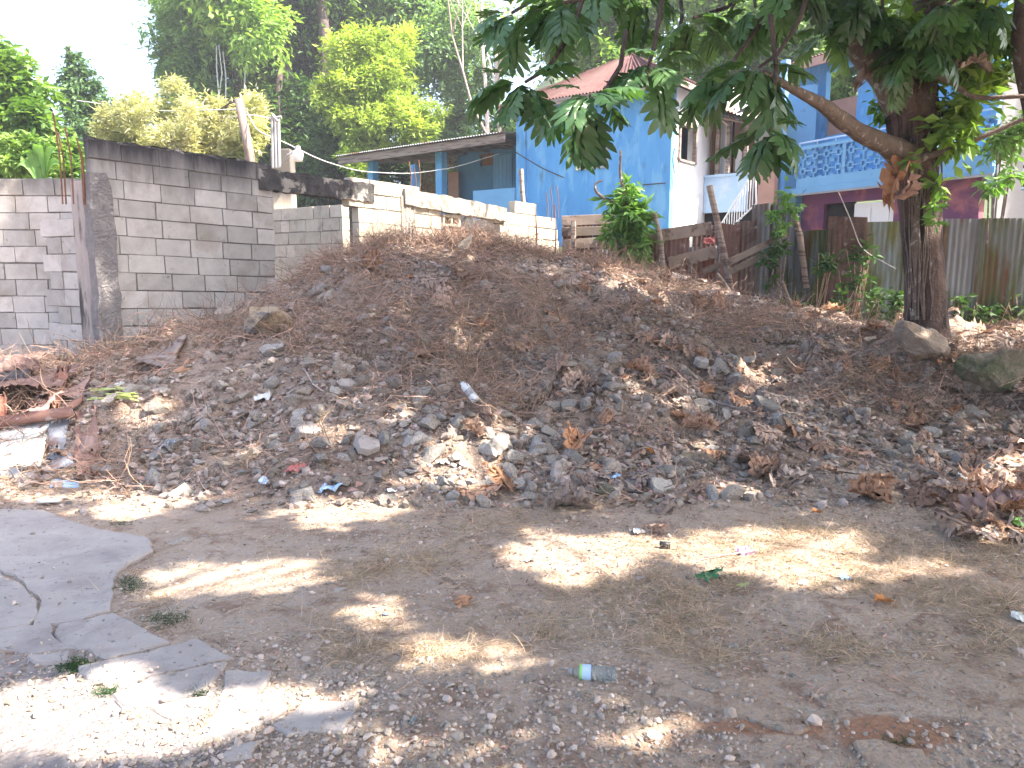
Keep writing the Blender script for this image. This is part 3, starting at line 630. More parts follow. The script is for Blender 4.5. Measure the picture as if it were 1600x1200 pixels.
    for px in (1216, 1545):
        u = DF.at(px, 250, -.1)[0]; p = MB(); DF.box(p, u - .09, u + .09, -.24, -.06 - .05, ZB + .022, zt - .1); p.build('post', M['blue2'], root)
right_house()
def grey_house():
    Fq = Frame(at(1568, 300, 13.2)[:2], (.95, -.31))
    root = thing('grey_house', 'grey building with a white post cut by the right edge of the photo', 'house', Fq.p(0, 0, 1))
    w = MB(); Fq.wall(w, .05, 4, .8, 4.9, -.2, 0, [(.25, 1.0, 2.9, 3.9)]); w.build('wall', M['greypaint'], root)
    p = MB(); Fq.box(p, -.12, .04, -.1, .06, .8, 4.9); p.build('post', M['white'], root)
    lo = MB()
    for k in range(10): Fq.box(lo, .26, .99, -.12, -.05, 2.92 + k * .1, 2.96 + k * .1)
    lo.build('louvre', M['paleblue'], root); d = MB(); Fq.box(d, .2, 1.1, -.25, -.21, 2.8, 4.0); d.build('opening', M['dark'], root)  # dark sheet painted as room shade behind the louvres
grey_house()

# ------------------------------------------------------------ fences
def zinc_fence():
    root = thing('tin_fence', 'mossy upright corrugated tin fence behind the large tree trunk', 'fence', at(1300, 500, 11.8))
    pts = [(1178, 12.9), (1235, 12.5), (1300, 12.1), (1352, 11.8), (1415, 11.5), (1470, 11.3), (1530, 11.1), (1600, 10.9), (1700, 10.6)]
    tops = [316, 356, 342, 346, 348, 343, 337, 334, 332]
    for i in range(len(pts) - 1):
        a = at(pts[i][0], 400, pts[i][1]); b = at(pts[i + 1][0], 400, pts[i + 1][1]); fr = Frame(a[:2], (b.x - a.x, b.y - a.y)); L_ = ((b.x - a.x) ** 2 + (b.y - a.y) ** 2) ** .5
        k = 0; u = 0
        n = max(1, round(L_ / .62)); w = L_ / n
        for k in range(n):
            zt = at(pts[i][0], tops[i] + random.uniform(-5, 6), pts[i][1]).z; zb = h1(a.x, a.y) - .25
            mb = MB(); fr.corr(mb, (k * w - .05, (k + 1) * w + .05, zb, zt), v=random.uniform(-.02, .02), amp=.013, t=random.random(), wob=.03)
            o = mb.build('sheet', M['rust'] if (i == 2 and k == 0) else M['zinc'] if (i == 0 or (i == 3 and k == 1) or (i == 5 and k == 0)) else M['mosszinc'], root, smooth=True)
    return root
zinc_fence()
def fence_plank(root, p, q, y0, y1, w=.14, th=.03, m='plank', name='board'):
    a = at(*p, y0); b = at(*q, y1); d = (b - a); L_ = d.length; d.normalize(); n = Vector((0, -1, 0)); up = d.cross(n).normalized(); n2 = up.cross(d) * -1
    Mx = Matrix((d, n2, up)).transposed(); mb = MB(); mb.box((a + b) / 2, (L_, th, w), Mx, random.random(), .006); return mb.build(name, M[m], root, bevel=.004)
def wood_fence():
    root = thing('board_fence', 'patchwork fence of grey boards and rusty tin below the blue house', 'fence', at(980, 440, 13))
    y = 13.4
    # tin backing sheets
    for i, (a, b, t0, t1, mt, yy) in enumerate(((878, 925, 345, 425, 'rust', 13.7), (922, 962, 345, 425, 'rust', 13.6), (995, 1032, 358, 430, 'rust', 13.3), (1030, 1078, 365, 440, 'rust', 13.1), (1070, 1128, 385, 460, 'zinc', 13.05), (1078, 1130, 352, 395, 'rust', 13.1), (925, 1000, 388, 430, 'zinc', 13.55))):
        pa = at(a, t1, yy); pb = at(b, t0, yy - .1); fr = Frame(pa[:2], (pb.x - pa.x, pb.y - pa.y)); mb = MB()
        fr.corr(mb, (0, (pb.x - pa.x), pa.z - .5, pb.z), t=random.random()); mb.build('tin_sheet', M[mt], root, smooth=True)
    for (p, q, ya, yb, w) in (((878, 345), (960, 342), 13.6, 13.5, .17), ((878, 362), (962, 360), 13.6, 13.5, .15), ((880, 382), (950, 378), 13.6, 13.5, .17), ((1000, 372), (1032, 368), 13.2, 13.1, .12), ((1032, 368), (1112, 356), 13.0, 12.8, .2), ((1045, 412), (1120, 392), 12.95, 12.8, .2), ((995, 422), (1040, 412), 13.0, 12.95, .12), ((1098, 425), (1160, 400), 12.9, 12.6, .1)):
        fence_plank(root, p, q, ya, yb, w)
    for (px, t0, t1, r, yy) in ((896, 345, 420, .05, 13.5), (986, 350, 430, .04, 13.3)):
        t = MB(); a = at(px, t1, yy); a.z -= .3; t.tube([a, at(px, t0, yy)], [r, r * .9], 6); t.build('post', M['wood'], root)
wood_fence()
def post(pts, y, r, label, name='wooden_post', m='wood', group=None):
    root = thing(name, label, 'post', at(*pts[0], y)); P_ = [at(px, py, y) for px, py in pts]; P_[0].z -= .3
    t = MB(); t.tube(P_, [r * (1 - .12 * i / len(P_)) for i in range(len(P_))], 8, bump=.08); t.build('shaft', M[m], root, smooth=False)
post([(1150, 455), (1128, 380), (1108, 290)], 12.4, .055, 'tall leaning grey post at the corner of the board fence')
post([(1040, 430), (1032, 375), (1022, 332)], 12.8, .045, 'short dark split post in front of the board fence')
post([(822, 330), (816, 300), (814, 264)], 15.5, .05, 'thin weathered stake at the blue house corner')
post([(1262, 420), (1250, 370), (1240, 330)], 12.3, .05, 'pale dead stem post overgrown by the bright shrub')
def patch_fence():
    root = thing('patched_tin_panel', 'rusty tin panels braced by two slanting planks between board fence and mossy fence', 'fence', at(1150, 450, 12.6))
    for (a, b, t0, t1, yy, mt) in ((1122, 1150, 350, 470, 12.75, 'rust'), (1146, 1180, 345, 480, 12.7, 'rust'), (1176, 1204, 318, 480, 12.72, 'zinc')):
        pa = at(a, t1, yy); pb = at(b, t0, yy - .1); fr = Frame(pa[:2], (pb.x - pa.x, pb.y - pa.y)); mb = MB(); fr.corr(mb, (-.05, pb.x - pa.x + .05, pa.z - .4, pb.z), t=random.random()); mb.build('tin_sheet', M[mt], root, smooth=True)
    fence_plank(root, (1135, 412), (1230, 365), 12.3, 12.1, .1); fence_plank(root, (1140, 425), (1235, 378), 12.25, 12.0, .1)
patch_fence()

# ------------------------------------------------------------ poles, lamp, wires
def poles():
    root = thing('utility_pole', 'short leaning wooden pole rising behind the block wall', 'pole', at(392, 300, 16)); t = MB()
    b = at(398, 300, 16); b.z -= 2.5; t.tube([b, at(390, 240, 16), at(373, 155, 16)], [.10, .095, .085], 12); t.build('shaft', M['oldpole'], root, smooth=True)
    root = thing('electric_mast', 'thin metal service mast with conduits standing on a concrete pillar', 'mast', at(432, 240, 15.5))
    for dx in (-5, 0, 5):
        t = MB(); t.tube([at(432 + dx, 262, 15.5), at(430 + dx, 182, 15.5)], .03, 6); t.build('conduit', M['greypipe'], root)
    t = MB(); t.tube([at(420, 186, 15.4), at(440, 183, 15.4)], .03, 5); t.tube([at(425, 180, 15.4), at(434, 190, 15.4)], .04, 5); t.build('crossarm', M['greypipe'], root)
    root = thing('concrete_pillar', 'pale concrete pillar carrying the service mast', 'pillar', at(437, 300, 15.6)); t = MB(); a = at(421, 232, 15.6); b = at(453, 232, 15.6)
    t.hexa([(a.x, 15.6, .8), (b.x, 15.6, .8), (b.x, 15.95, .8), (a.x, 15.95, .8), (a.x, 15.6, a.z), (b.x, 15.6, a.z), (b.x, 15.95, a.z), (a.x, 15.95, a.z)]); t.build('shaft', M['blocklit'], root, bevel=.02)
    root = thing('wall_lamp', 'white outdoor lamp on a bent arm fixed to the concrete pillar', 'lamp', at(465, 250, 15.4))
    t = MB(); t.tube([at(446, 252, 15.55), at(450, 242, 15.4), at(458, 237, 15.4), at(464, 238, 15.4)], .018, 6); t.build('arm', M['greypipe'], root)
    t = MB(); t.tube([at(465, 228, 15.4), at(465, 236, 15.4)], [.05, .07], 10); t.build('housing', M['greypipe'], root)
    t = MB(); t.tube([at(465, 236, 15.4), at(465, 240, 15.4), at(466, 252, 15.4)], [.08, .11, .085], 14); t.build('lamp_shade', M['white'], root, smooth=True)
poles()
def wire(pts, r, m, label, n=14, group=None):
    P_ = [at(*p) for p in pts]; out = []
    for i in range(len(P_) - 1):
        for k in range(n): out.append(P_[i].lerp(P_[i + 1], k / n))
    out.append(P_[-1]); mb = MB(); mb.tube(out, r, 5)
    # catmull smooth by repeated averaging
    t = out[:]
    for _ in range(20): t = [t[0]] + [(t[i - 1] + t[i] * 2 + t[i + 1]) / 4 for i in range(1, len(t) - 1)] + [t[-1]]
    mb = MB(); mb.tube(t, r, 5); return tag(mb.build('cable', M[m]), label, 'cable', group)
wire([(386, 175, 16), (402, 205, 15.8), (440, 220, 15.6), (500, 250, 16), (560, 268, 18), (640, 272, 20), (710, 262, 20), (780, 240, 20)], .009, 'palewire', 'pale drooping cable running from the mast to the porch')
wire([(806, 238, 19.2), (850, 265, 18.9), (905, 287, 18.5), (965, 292, 18.0), (1040, 286, 16.9)], .014, 'wire', 'black cable sagging across the front of the blue house')
wire([(300, 195, 20), (388, 178, 16), (425, 185, 15.4)], .012, 'palewire', 'thin pale wire tied between the wooden pole and the mast top')
wire([(120, 157, 18), (250, 175, 18), (386, 170, 16)], .01, 'palewire', 'thin grey overhead wire crossing left of the wooden pole')
wire([(1058, 286, 17), (1050, 250, 16.8), (1055, 225, 16.8), (1066, 300, 17.2)], .012, 'wire', 'loose black wire looping on the corner of the blue house')
wire([(1310, 300, 10.5), (1330, 345, 11), (1345, 390, 11.2), (1400, 420, 11.3)], .006, 'palewire', 'thin string hanging in front of the mossy tin fence')

# ------------------------------------------------------------ foliage generators
def rot_to(axis_x, up):   # arrays (N,3) -> rotation matrices with x=axis_x
    x = axis_x / (np.linalg.norm(axis_x, axis=1, keepdims=True) + 1e-9); y = np.cross(up, x); y /= (np.linalg.norm(y, axis=1, keepdims=True) + 1e-9); z = np.cross(x, y)
    return np.stack([x, y, z], -1)
def leaf_cloud(cl, n, size, rng, aspect=.42, droop=.2, flat=.35, hollow=.55):
    """cl: list of (cx,cy,cz,rx,ry,rz,tone). rhombus leaves through the outer part of each clump"""
    cl = np.array(cl, float); k = rng.choice(len(cl), n, p=(cl[:, 3] * cl[:, 5]) / (cl[:, 3] * cl[:, 5]).sum()); c = cl[k]
    d = rng.normal(size=(n, 3)); d /= np.linalg.norm(d, axis=1, keepdims=True)
    # twig clusters: snap directions to a few sub-centres per clump so gaps stay open
    r = (hollow + (1 - hollow) * rng.random(n)) ** .8; r = r * np.where(rng.random(n) < .14, rng.uniform(1, 1.45, n), 1) * rng.uniform(.72, 1.12, (len(cl), 26)).mean()
    sub = rng.normal(size=(len(cl), 26, 3)); sub /= np.linalg.norm(sub, axis=2, keepdims=True)
    si = rng.integers(0, 26, n); sd = sub[k, si]; d = sd + d * .34
    lobe = rng.uniform(.55, 1.35, (len(cl), 26)); p = c[:, :3] + d * c[:, 3:6] * (r * lobe[k, si])[:, None]
    ax = rng.normal(size=(n, 3)); ax[:, 2] = ax[:, 2] * .5 - droop; ax += d * .5; up = rng.normal(size=(n, 3)) * flat; up[:, 2] += 1
    Rm = rot_to(ax, up); s = size * rng.uniform(.6, 1.35, n)
    base = np.array([[0, 0, 0], [.5, aspect * .5, .06], [1, 0, -.08], [.5, -aspect * .5, .06]])
    V = p[:, None, :] + np.einsum('nij,kj->nki', Rm, base) * s[:, None, None]
    Fc = np.arange(n * 4).reshape(n, 4); tone = np.clip(c[:, 6] + rng.normal(size=n) * .17, 0, 1)
    return V.reshape(-1, 3), Fc, tone
def pxclump(px, py, Y, rpx, ry_=None, tone=.5, dep=1.0):
    p = at(px, py, Y); r = rpx * Y / F; rz = (ry_ or rpx) * Y / F; return (p.x, p.y, p.z, r, (r + rz) / 2 * dep, rz, tone)
def tree(name, label, cat, clumps, n, size, m, trunks=(), rng=None, group=None, droop=.2, aspect=.42, barkm='bark', hollow=.55, twigs=True):
    rng = rng or np.random.default_rng(len(label)); b = trunks[0][0] if trunks else Vector(clumps[0][:3])
    root = thing(name, label, cat, Vector(b), group)
    V_, F_, T_ = leaf_cloud(clumps, n, size, rng, aspect, droop, hollow=hollow)
    npmesh('crown', V_, F_, M[m], root, tone=T_)
    for (a, e, r0, r1) in [(t[0], t[1], t[2], t[3]) for t in trunks]:
        a = Vector(a); e = Vector(e); mb = MB(); pts = [a.lerp(e, k / 6) + Vector((random.uniform(-1, 1), random.uniform(-1, 1), 0)) * (.1 * (e - a).length / 6 if 0 < k < 6 else 0) for k in range(7)]
        mb.tube(pts, [r0 + (r1 - r0) * k / 6 for k in range(7)], 8, bump=.08); mb.build('trunk', M[barkm], root, smooth=True)
    if twigs and trunks:
        mb = MB(); ends = [Vector(t[0]).lerp(Vector(t[1]), q) for t in trunks for q in (.6, .8, 1)]
        for c in clumps[:40]:
            e = Vector(c[:3]); s = min(ends, key=lambda q: (q - e).length); mid = s.lerp(e, .5) + Vector((0, 0, .1 * (e - s).length))
            mb.tube([s, mid, e], [trunks[0][3] * .6, trunks[0][3] * .4, trunks[0][3] * .15], 5)
        mb.build('branch', M[barkm], root)
    return root
def gpt(x, y): return Vector((x, y, h1(x, y)))
def rc(n, x0, x1, y0, y1, Y, r0, r1, tone, seed, dy=3):
    rr = random.Random(seed); return [pxclump(rr.uniform(x0, x1), rr.uniform(y0, y1), Y + rr.uniform(-dy, dy), rr.uniform(r0, r1), None, min(1, max(0, tone + rr.uniform(-.25, .25)))) for _ in range(n)]
def tk(px, py, Y, px2=None, py2=None, r0=.25, r1=.12):
    e = at(px2 or px, py2 or py, Y); b = at(px, 430, Y); return (gpt(b.x, Y), e, r0, r1)
# background trees -----------------------------------------------------------
tree('tall_tree', 'tall vine-hung tree with dark inner crown rising beside the open sky', 'tree',
     rc(16, 290, 400, -60, 60, 33, 40, 62, .6, 1) + rc(10, 270, 330, 90, 190, 33, 26, 40, .3, 2) + rc(12, 330, 430, 80, 220, 34, 30, 50, .2, 3) + rc(5, 250, 300, 80, 130, 33, 14, 22, .3, 4), 52000, .30, 'lf_mid', [tk(385, 60, 33, 370, 20, .4, .2), tk(420, 100, 33, 440, 0)], droop=.5)  # lower inner clumps toned darker, crown shade put into the leaf colour
tree('tall_tree', 'shadowed dark green tree with heavy trunks left of the yellow-green tree', 'tree',
     rc(26, 400, 540, -60, 260, 36, 40, 62, .35, 5) + rc(8, 440, 520, 250, 300, 34, 30, 40, .2, 6), 52000, .30, 'lf_dark', [tk(455, 20, 35, 450, -40, .5, .25), tk(535, 120, 34, 500, -20, .4, .2), tk(380, 120, 36)], droop=.4)
tree('tall_tree', 'broad mid-green tree filling the skyline above the yellow-green tree', 'tree',
     rc(26, 500, 690, -80, 120, 38, 40, 66, .6, 7), 44000, .32, 'lf_mid', [tk(590, 60, 38, 600, -20, .45, .2)], droop=.3)
tree('yellow_green_tree', 'bright yellow-green feathery tree glowing above the porch roof', 'tree',
     rc(34, 525, 635, 60, 200, 29, 11, 30, .55, 8, 1.5) + rc(16, 495, 560, 120, 190, 28.5, 8, 20, .55, 9, 1) + rc(18, 580, 680, 150, 240, 28, 9, 26, .45, 10, 1) + rc(10, 535, 620, 225, 265, 28, 8, 18, .5, 60, 1), 38000, .20, 'lf_yellow', [tk(545, 200, 29, 570, 120, .2, .08)], droop=.0, aspect=.35)
tree('bluish_tree', 'soft bluish-green tree thinning into pale sky above the tin roof house', 'tree',
     rc(24, 660, 790, 20, 230, 36, 26, 52, .55, 11) + rc(10, 620, 720, -40, 40, 38, 40, 50, .5, 12), 36000, .28, 'lf_blue', [tk(720, 80, 36, 715, 0, .3, .15)], droop=.3)
tree('understorey', 'dark green thicket growing behind the porch roof', 'thicket',
     rc(26, 440, 800, 210, 330, 31, 26, 44, .35, 13, 2), 38000, .26, 'lf_dark', [tk(500, 300, 31)], droop=.3)
tree('vine_covered_tree', 'narrow cone-shaped tree wrapped in climbing vines against the white sky', 'tree',
     [pxclump(122 + dx, y, 24, r, None, .5) for y, r, dx in ((85, 9, -8), (100, 14, -4), (118, 20, 0), (138, 24, 2), (160, 30, 6), (185, 32, 8), (210, 34, 12), (240, 38, 15), (132, 10, 28), (160, 14, 42))], 9000, .16, 'lf_vine', [tk(118, 110, 24, 105, 72, .15, .04)], droop=.6, aspect=.5)
tree('feathery_bush', 'pale olive feathery bush above the left part of the block wall', 'bush',
     rc(60, 150, 300, 165, 255, 18, 8, 24, .5, 14, 1.4) + rc(8, 200, 260, 135, 170, 18.5, 6, 12, .5, 70, 1), 17000, .13, 'lf_pale', [tk(220, 230, 18, 225, 180, .1, .04)], droop=-.2, aspect=.22, hollow=.3)
tree('feathery_bush', 'pale olive feathery bush just left of the wooden utility pole', 'bush',
     rc(46, 285, 400, 160, 265, 17.6, 8, 22, .5, 15, 1.2) + rc(3, 262, 292, 125, 150, 18, 10, 14, .5, 16, .5), 15000, .13, 'lf_pale', [tk(320, 240, 17.6, 330, 180, .1, .04)], droop=-.2, aspect=.22, hollow=.3)
tree('leafy_shrub', 'small yellowish shrub between the wooden pole and the concrete pillar', 'shrub', rc(7, 360, 410, 190, 250, 17, 8, 16, .6, 17, .4), 2200, .14, 'lf_pale', [tk(385, 240, 17, 385, 205, .05, .02)], aspect=.3)
tree('broadleaf_tree', 'sunlit green tree cut by the left edge of the photo', 'tree',
     rc(22, -60, 50, 90, 270, 17, 22, 42, .55, 18, 1.5) + rc(8, 30, 75, 170, 260, 17, 14, 26, .5, 19, 1) + rc(3, -20, 10, 60, 100, 17, 10, 18, .5, 20, .5), 17000, .19, 'lf_left', [tk(-20, 180, 17, -10, 120, .2, .08)], droop=.3, aspect=.5)
tree('low_thicket', 'low sunlit green thicket behind the low left block wall', 'thicket', rc(14, -20, 130, 225, 300, 14.5, 12, 26, .5, 21, .8), 7000, .13, 'lf_left', [tk(60, 270, 14.5, 60, 250, .04, .02)], droop=.2, aspect=.5)
# trees behind the houses on the right
tree('shade_tree', 'dark green tree crown behind the red roof and the breadfruit leaves', 'tree',
     rc(26, 860, 1120, -60, 120, 30, 30, 56, .4, 22), 34000, .26, 'lf_mid', [tk(980, 40, 30, 990, -30, .3, .15), tk(1080, 60, 30, 1085, -30, .2, .1)], droop=.3)
tree('shade_tree', 'dark green tree crown behind the two storey house', 'tree',
     rc(28, 1100, 1420, -80, 150, 27, 34, 60, .45, 23), 34000, .26, 'lf_dark', [tk(1200, 80, 27, 1190, -30, .3, .15)], droop=.3)
tree('shade_tree', 'green tree crown behind the right end of the two storey house', 'tree',
     rc(22, 1400, 1680, -80, 130, 24, 34, 60, .5, 24), 22000, .24, 'lf_mid', [tk(1560, 80, 24, 1570, -30, .3, .15)], droop=.3)
def bare_tree():
    root = thing('bare_tree', 'pale leafless spindly tree against the hazy gap left of the red roof', 'tree', gpt(-.8, 27)); rr = random.Random(5)
    def br(p, d, L_, r, dep):
        pts = [p]; 
        for k in range(4): d = (d + Vector((rr.uniform(-.2, .2), rr.uniform(-.2, .2), rr.uniform(-.05, .15)))).normalized(); pts.append(pts[-1] + d * L_ / 4)
        mb.tube(pts, [r * (1 - .12 * k) for k in range(5)], 5)
        if dep:
            for _ in range(3): br(pts[rr.randint(2, 4)], (d + Vector((rr.uniform(-.7, .7), rr.uniform(-.7, .7), rr.uniform(-.1, .5)))).normalized(), L_ * .6, r * .5, dep - 1)
    for px in (775, 800): 
        mb = MB(); b = at(px, 215, 27); b.z = h1(b.x, 27); br(b, Vector((-.1, 0, 1)), 7.5, .09, 4); mb.build('trunk', M['pole'], root)
bare_tree()
def hanging_vines():
    for i in range(7):
        px = [340, 344, 350, 384, 510, 436, 560][i]; y0 = [60, 70, 80, 100, 130, 150, 200][i]; Y = 31; mb = MB(); mb.tube([at(px + random.uniform(-3, 3), y0 + (290 - y0) * k / 5, Y) for k in range(6)], .022, 4); o = mb.build('hanging_vine', M['palewire' if i < 4 else 'bark'])
        tag(o, ['leftmost of three pale vines hanging left of the wooden pole', 'middle one of three pale vines hanging left of the wooden pole', 'rightmost of three pale vines hanging left of the wooden pole', 'pale vine hanging right above the wooden pole', 'dark vine hanging left of the yellow-green tree', 'dark vine hanging above the white lamp', 'dark vine hanging in front of the yellow-green tree'][i], 'vine', 'vines hanging from the tall trees')
hanging_vines()
def banana():
    b = at(62, 300, 13.5); root = thing('banana_plant', 'banana plant with torn pale leaf behind the low left wall', 'plant', gpt(b.x, 13.5)); t = MB(); t.tube([gpt(b.x, 13.5), at(65, 290, 13.5)], [.12, .08], 8); t.build('stem', M['weed'], root)
    for (px, py, w) in ((35, 238, .07), (58, 226, .10), (90, 232, .07), (22, 265, .07), (100, 262, .07)):
        s = at(65, 292, 13.5); e = at(px, py, 13.3); n = 10; vs = []
        for k in range(n + 1):
            q = k / n; p = s.lerp(e, q); p.z += .25 * math.sin(q * math.pi); ww = w * math.sin(math.pi * min(1, q * .9 + .1)) ** .6; sd = (e - s).cross(Vector((0, -1, .4))).normalized(); vs += [p + sd * ww, p + Vector((0, .03, -.02)), p - sd * ww]
        mb = MB(); mb.add(vs, [(3 * k + c, 3 * k + 3 + c, 3 * k + 4 + c, 3 * k + 1 + c) for k in range(n) for c in (0, 1)]); mb.build('leaf', M['brightleaf'], root, smooth=True)
banana()

# ------------------------------------------------------------ breadfruit leaves
def bf_proto(nl=6, seed=0, bend=.35, fold=.25, twist=0, curl=0, ruf=.02, slim=1.0):
    rg = random.Random(seed); S_ = []; mid = []; V_ = []; vein = []; Fq = []
    env = lambda s: (.36 * math.sin(math.pi * min(1, max(0, .06 + s * .86)) ** .85) + .05) * slim
    nseg = nl * 2; ms = [i / nseg for i in range(nseg + 1)]
    for s in ms: V_.append((s, 0)); vein.append(1)
    for sd in (1, -1):
        nb = len(V_)
        for i, s in enumerate(ms): V_.append((min(1, s + .05), sd * env(s) * (.24 if i % 2 == 0 else .38) * (1 if i < nseg else .2))); vein.append(.25)
        for i in range(nseg): 
            q = (i, i + 1, nb + i + 1, nb + i); Fq.append(q if sd > 0 else q[::-1])
        for k in range(nl):
            i = 2 * k; s = ms[i + 1]; e = env(s) * rg.uniform(.88, 1.1); fw = .10 + .10 * s; wd = 1.15 / nseg
            b0 = len(V_); V_ += [(s - wd * .42 + fw * .45, sd * e * .66), (s + fw * 1.0, sd * e), (s + wd * .75 + fw * .55, sd * e * .60), (s + .04 + fw * .4, sd * e * .6)]; vein += [0, .45, 0, .85]
            a, m_, c = nb + i, nb + i + 1, nb + i + 2
            for q in ((a, m_, b0 + 3, b0), (b0, b0 + 3, b0 + 1, b0 + 1), (m_, c, b0 + 2, b0 + 3), (b0 + 3, b0 + 2, b0 + 1, b0 + 1)):
                Fq.append(q if sd > 0 else q[::-1])
    P_ = np.array(V_); s = P_[:, 0]; w = P_[:, 1]
    ang = bend * s * 1.6; x = np.cumsum(np.zeros(1)) if False else np.sin(ang) / (bend * 1.6 + 1e-6); z = -(1 - np.cos(ang)) / (bend * 1.6 + 1e-6)
    z = z + fold * np.abs(w) - curl * w * w * 4 + ruf * np.sin(s * 23 + seed) * (np.abs(w) * 6) + ruf * np.sin(w * 40 + s * 9 + seed * 3) * .8
    y = w * (1 - .25 * abs(fold)); tw = twist * s; y, z = y * np.cos(tw) - z * np.sin(tw), y * np.sin(tw) + z * np.cos(tw)
    return np.stack([x, y, z], 1), Fq, np.array(vein)
def tri_ify(Fq):
    out = []
    for q in Fq:
        out.append((q[0], q[1], q[2]));
        if q[3] != q[2]: out.append((q[0], q[2], q[3]))
    return np.array(out)
BFP = [bf_proto(seed=i, bend=b, fold=f_, ruf=.015) for i, (b, f_) in enumerate(((.5, .25), (.8, .3), (1.1, .2), (.35, .35), (.7, -.1), (.9, .35)))]
BFT = [(p, tri_ify(f_), v) for p, f_, v in BFP]
def bf_fine(seed=0, bend=.35, fold=.25, twist=0, curl=0, ruf=.02, slim=1.0, nl=6):
    rg = random.Random(seed); V_ = []; vein = []; Fq = []; s0, ds = .10, .135
    es = [.20, .30, .37, .38, .33, .24]; ms = [0, s0] + [s0 + ds * (k + 1) for k in range(nl)] + [1.0]
    for s in ms: V_.append((s, 0)); vein.append(1)
    for sd in (1, -1):
        nb = len(V_)
        for i, s in enumerate(ms): V_.append((s + .012, sd * (0.004 if i in (0, len(ms) - 1) else .055 + .03 * math.sin(s * 3)) * slim)); vein.append(.35)
        for i in range(len(ms) - 1):
            q = (i, i + 1, nb + i + 1, nb + i); Fq.append(q if sd > 0 else q[::-1])
        for k in range(nl):
            e = es[k] * slim * rg.uniform(.88, 1.1); sm_ = ms[k + 1] + ds / 2; b = Vector((sm_, sd * .06 * slim)); t = Vector((sm_ + .10 + .035 * k, sd * e)); ax = t - b; pr = Vector((-ax.y, ax.x)).normalized() * sd
            prev = [nb + k + 1, None, nb + k + 2]; c0 = len(V_); V_.append((b.x, b.y)); vein.append(.85); prev[1] = c0
            for f, w in ((.35, .47), (.65, .45), (.86, .26)):
                w_ = w * ds * rg.uniform(.9, 1.12); c = b + ax * f; r_ = len(V_)
                V_ += [tuple(c + pr * w_ * 1), tuple(c), tuple(c - pr * w_)]; vein += [0, .86, 0]; now = [r_, r_ + 1, r_ + 2]
                for q in ((prev[0], prev[1], now[1], now[0]), (prev[1], prev[2], now[2], now[1])): Fq.append(q[::-1] if sd > 0 else q)
                prev = now
            tp = len(V_); V_.append((t.x, t.y)); vein.append(.4)
            for q in ((prev[0], prev[1], tp, tp), (prev[1], prev[2], tp, tp)): Fq.append((q[2], q[1], q[0], q[0]) if sd > 0 else q)
    # terminal lobe
    b0 = len(V_); n_ = len(ms); V_ += [(1.0, .07 * slim), (1.0, -.07 * slim), (1.14, 0)]; vein += [0, 0, .3]; i = n_ - 2
    Fq += [(i, n_ - 1, b0, n_ + i), (i, n_ + n_ + i, b0 + 1, n_ - 1), (n_ - 1, b0 + 2, b0, b0), (n_ - 1, b0 + 1, b0 + 2, b0 + 2)]
    P_ = np.array([tuple(v)[:2] for v in V_], float); P_[:, 0] /= 1.12; s = P_[:, 0]; w = P_[:, 1]; aw = np.abs(w)
    ang = bend * s * 1.6; x = np.sin(ang) / (bend * 1.6 + 1e-6); z = -(1 - np.cos(ang)) / (bend * 1.6 + 1e-6)
    z = z + fold * aw - curl * w * w * 4 + ruf * np.sin(s * 23 + seed) * (aw * 6) + ruf * np.sin(aw * 30 + s * 9 + seed * 3) * .8
    y = w * (1 - .2 * abs(fold)); tw = twist * s; y, z = y * np.cos(tw) - z * np.sin(tw), y * np.sin(tw) + z * np.cos(tw)
    return np.stack([x, y, z], 1), Fq, np.array(vein)
BFF = [(p, tri_ify(f_), v) for p, f_, v in [bf_fine(seed=i, bend=b, fold=f_, curl=c_, ruf=.012, slim=sl_) for i, (b, f_, c_, sl_) in enumerate(((.3, .15, .3, 1), (.5, .2, .2, .95), (.65, .1, .4, 1.1), (.25, .2, 0, 1), (.45, -.1, .4, .95), (.6, .25, .3, 1.05)))]]
def place_leaves(pos, ax, up, size, tone, name, m, parent, rng, protos=None):
    BFT_ = protos or BFT
    Vs = []; Fs = []; Ts = []; Ve = []; off = 0; k = rng.integers(0, len(BFT_), len(pos)); Rm = rot_to(ax, up)
    for j, (p, f_, v) in enumerate(BFT_):
        idx = np.where(k == j)[0]
        if len(idx) == 0: continue
        V_ = pos[idx][:, None, :] + np.einsum('nij,kj->nki', Rm[idx], p) * size[idx][:, None, None]
        n = len(idx); Vs.append(V_.reshape(-1, 3)); Fs.append((f_[None] + (np.arange(n) * len(p))[:, None, None]).reshape(-1, 3) + off); off += n * len(p)
        Ts.append(np.repeat(tone[idx], len(f_))); Ve.append(np.tile(v, n))
    return npmesh(name, np.concatenate(Vs), np.concatenate(Fs), M[m], parent, tone=np.concatenate(Ts), ptattr={'vein': np.concatenate(Ve)}, smooth=True)
def whorl(c, n, L_, rng, el=(-.9, .35), out=None, tone=.5):
    P_ = []; A_ = []; U_ = []; Sz = []; T_ = []; a0 = rng.random() * 6.28
    for i in range(n):
        a = a0 + i * 2.4 + rng.normal() * .2; e = rng.uniform(*el); d = np.array([math.cos(a) * math.cos(e), math.sin(a) * math.cos(e), math.sin(e)])
        if out is not None: d = d + np.array(out) * .35
        P_.append(np.array(c) + d * .08); A_.append(d); U_.append((rng.normal() * .2, rng.normal() * .2, 1)); Sz.append(L_ * rng.uniform(.75, 1.12)); T_.append(np.clip(tone + rng.normal() * .2, 0, 1))
    return P_, A_, U_, Sz, T_
def collect(ws): return [np.array(sum([list(w[i]) for w in ws], []), float) for i in range(5)]

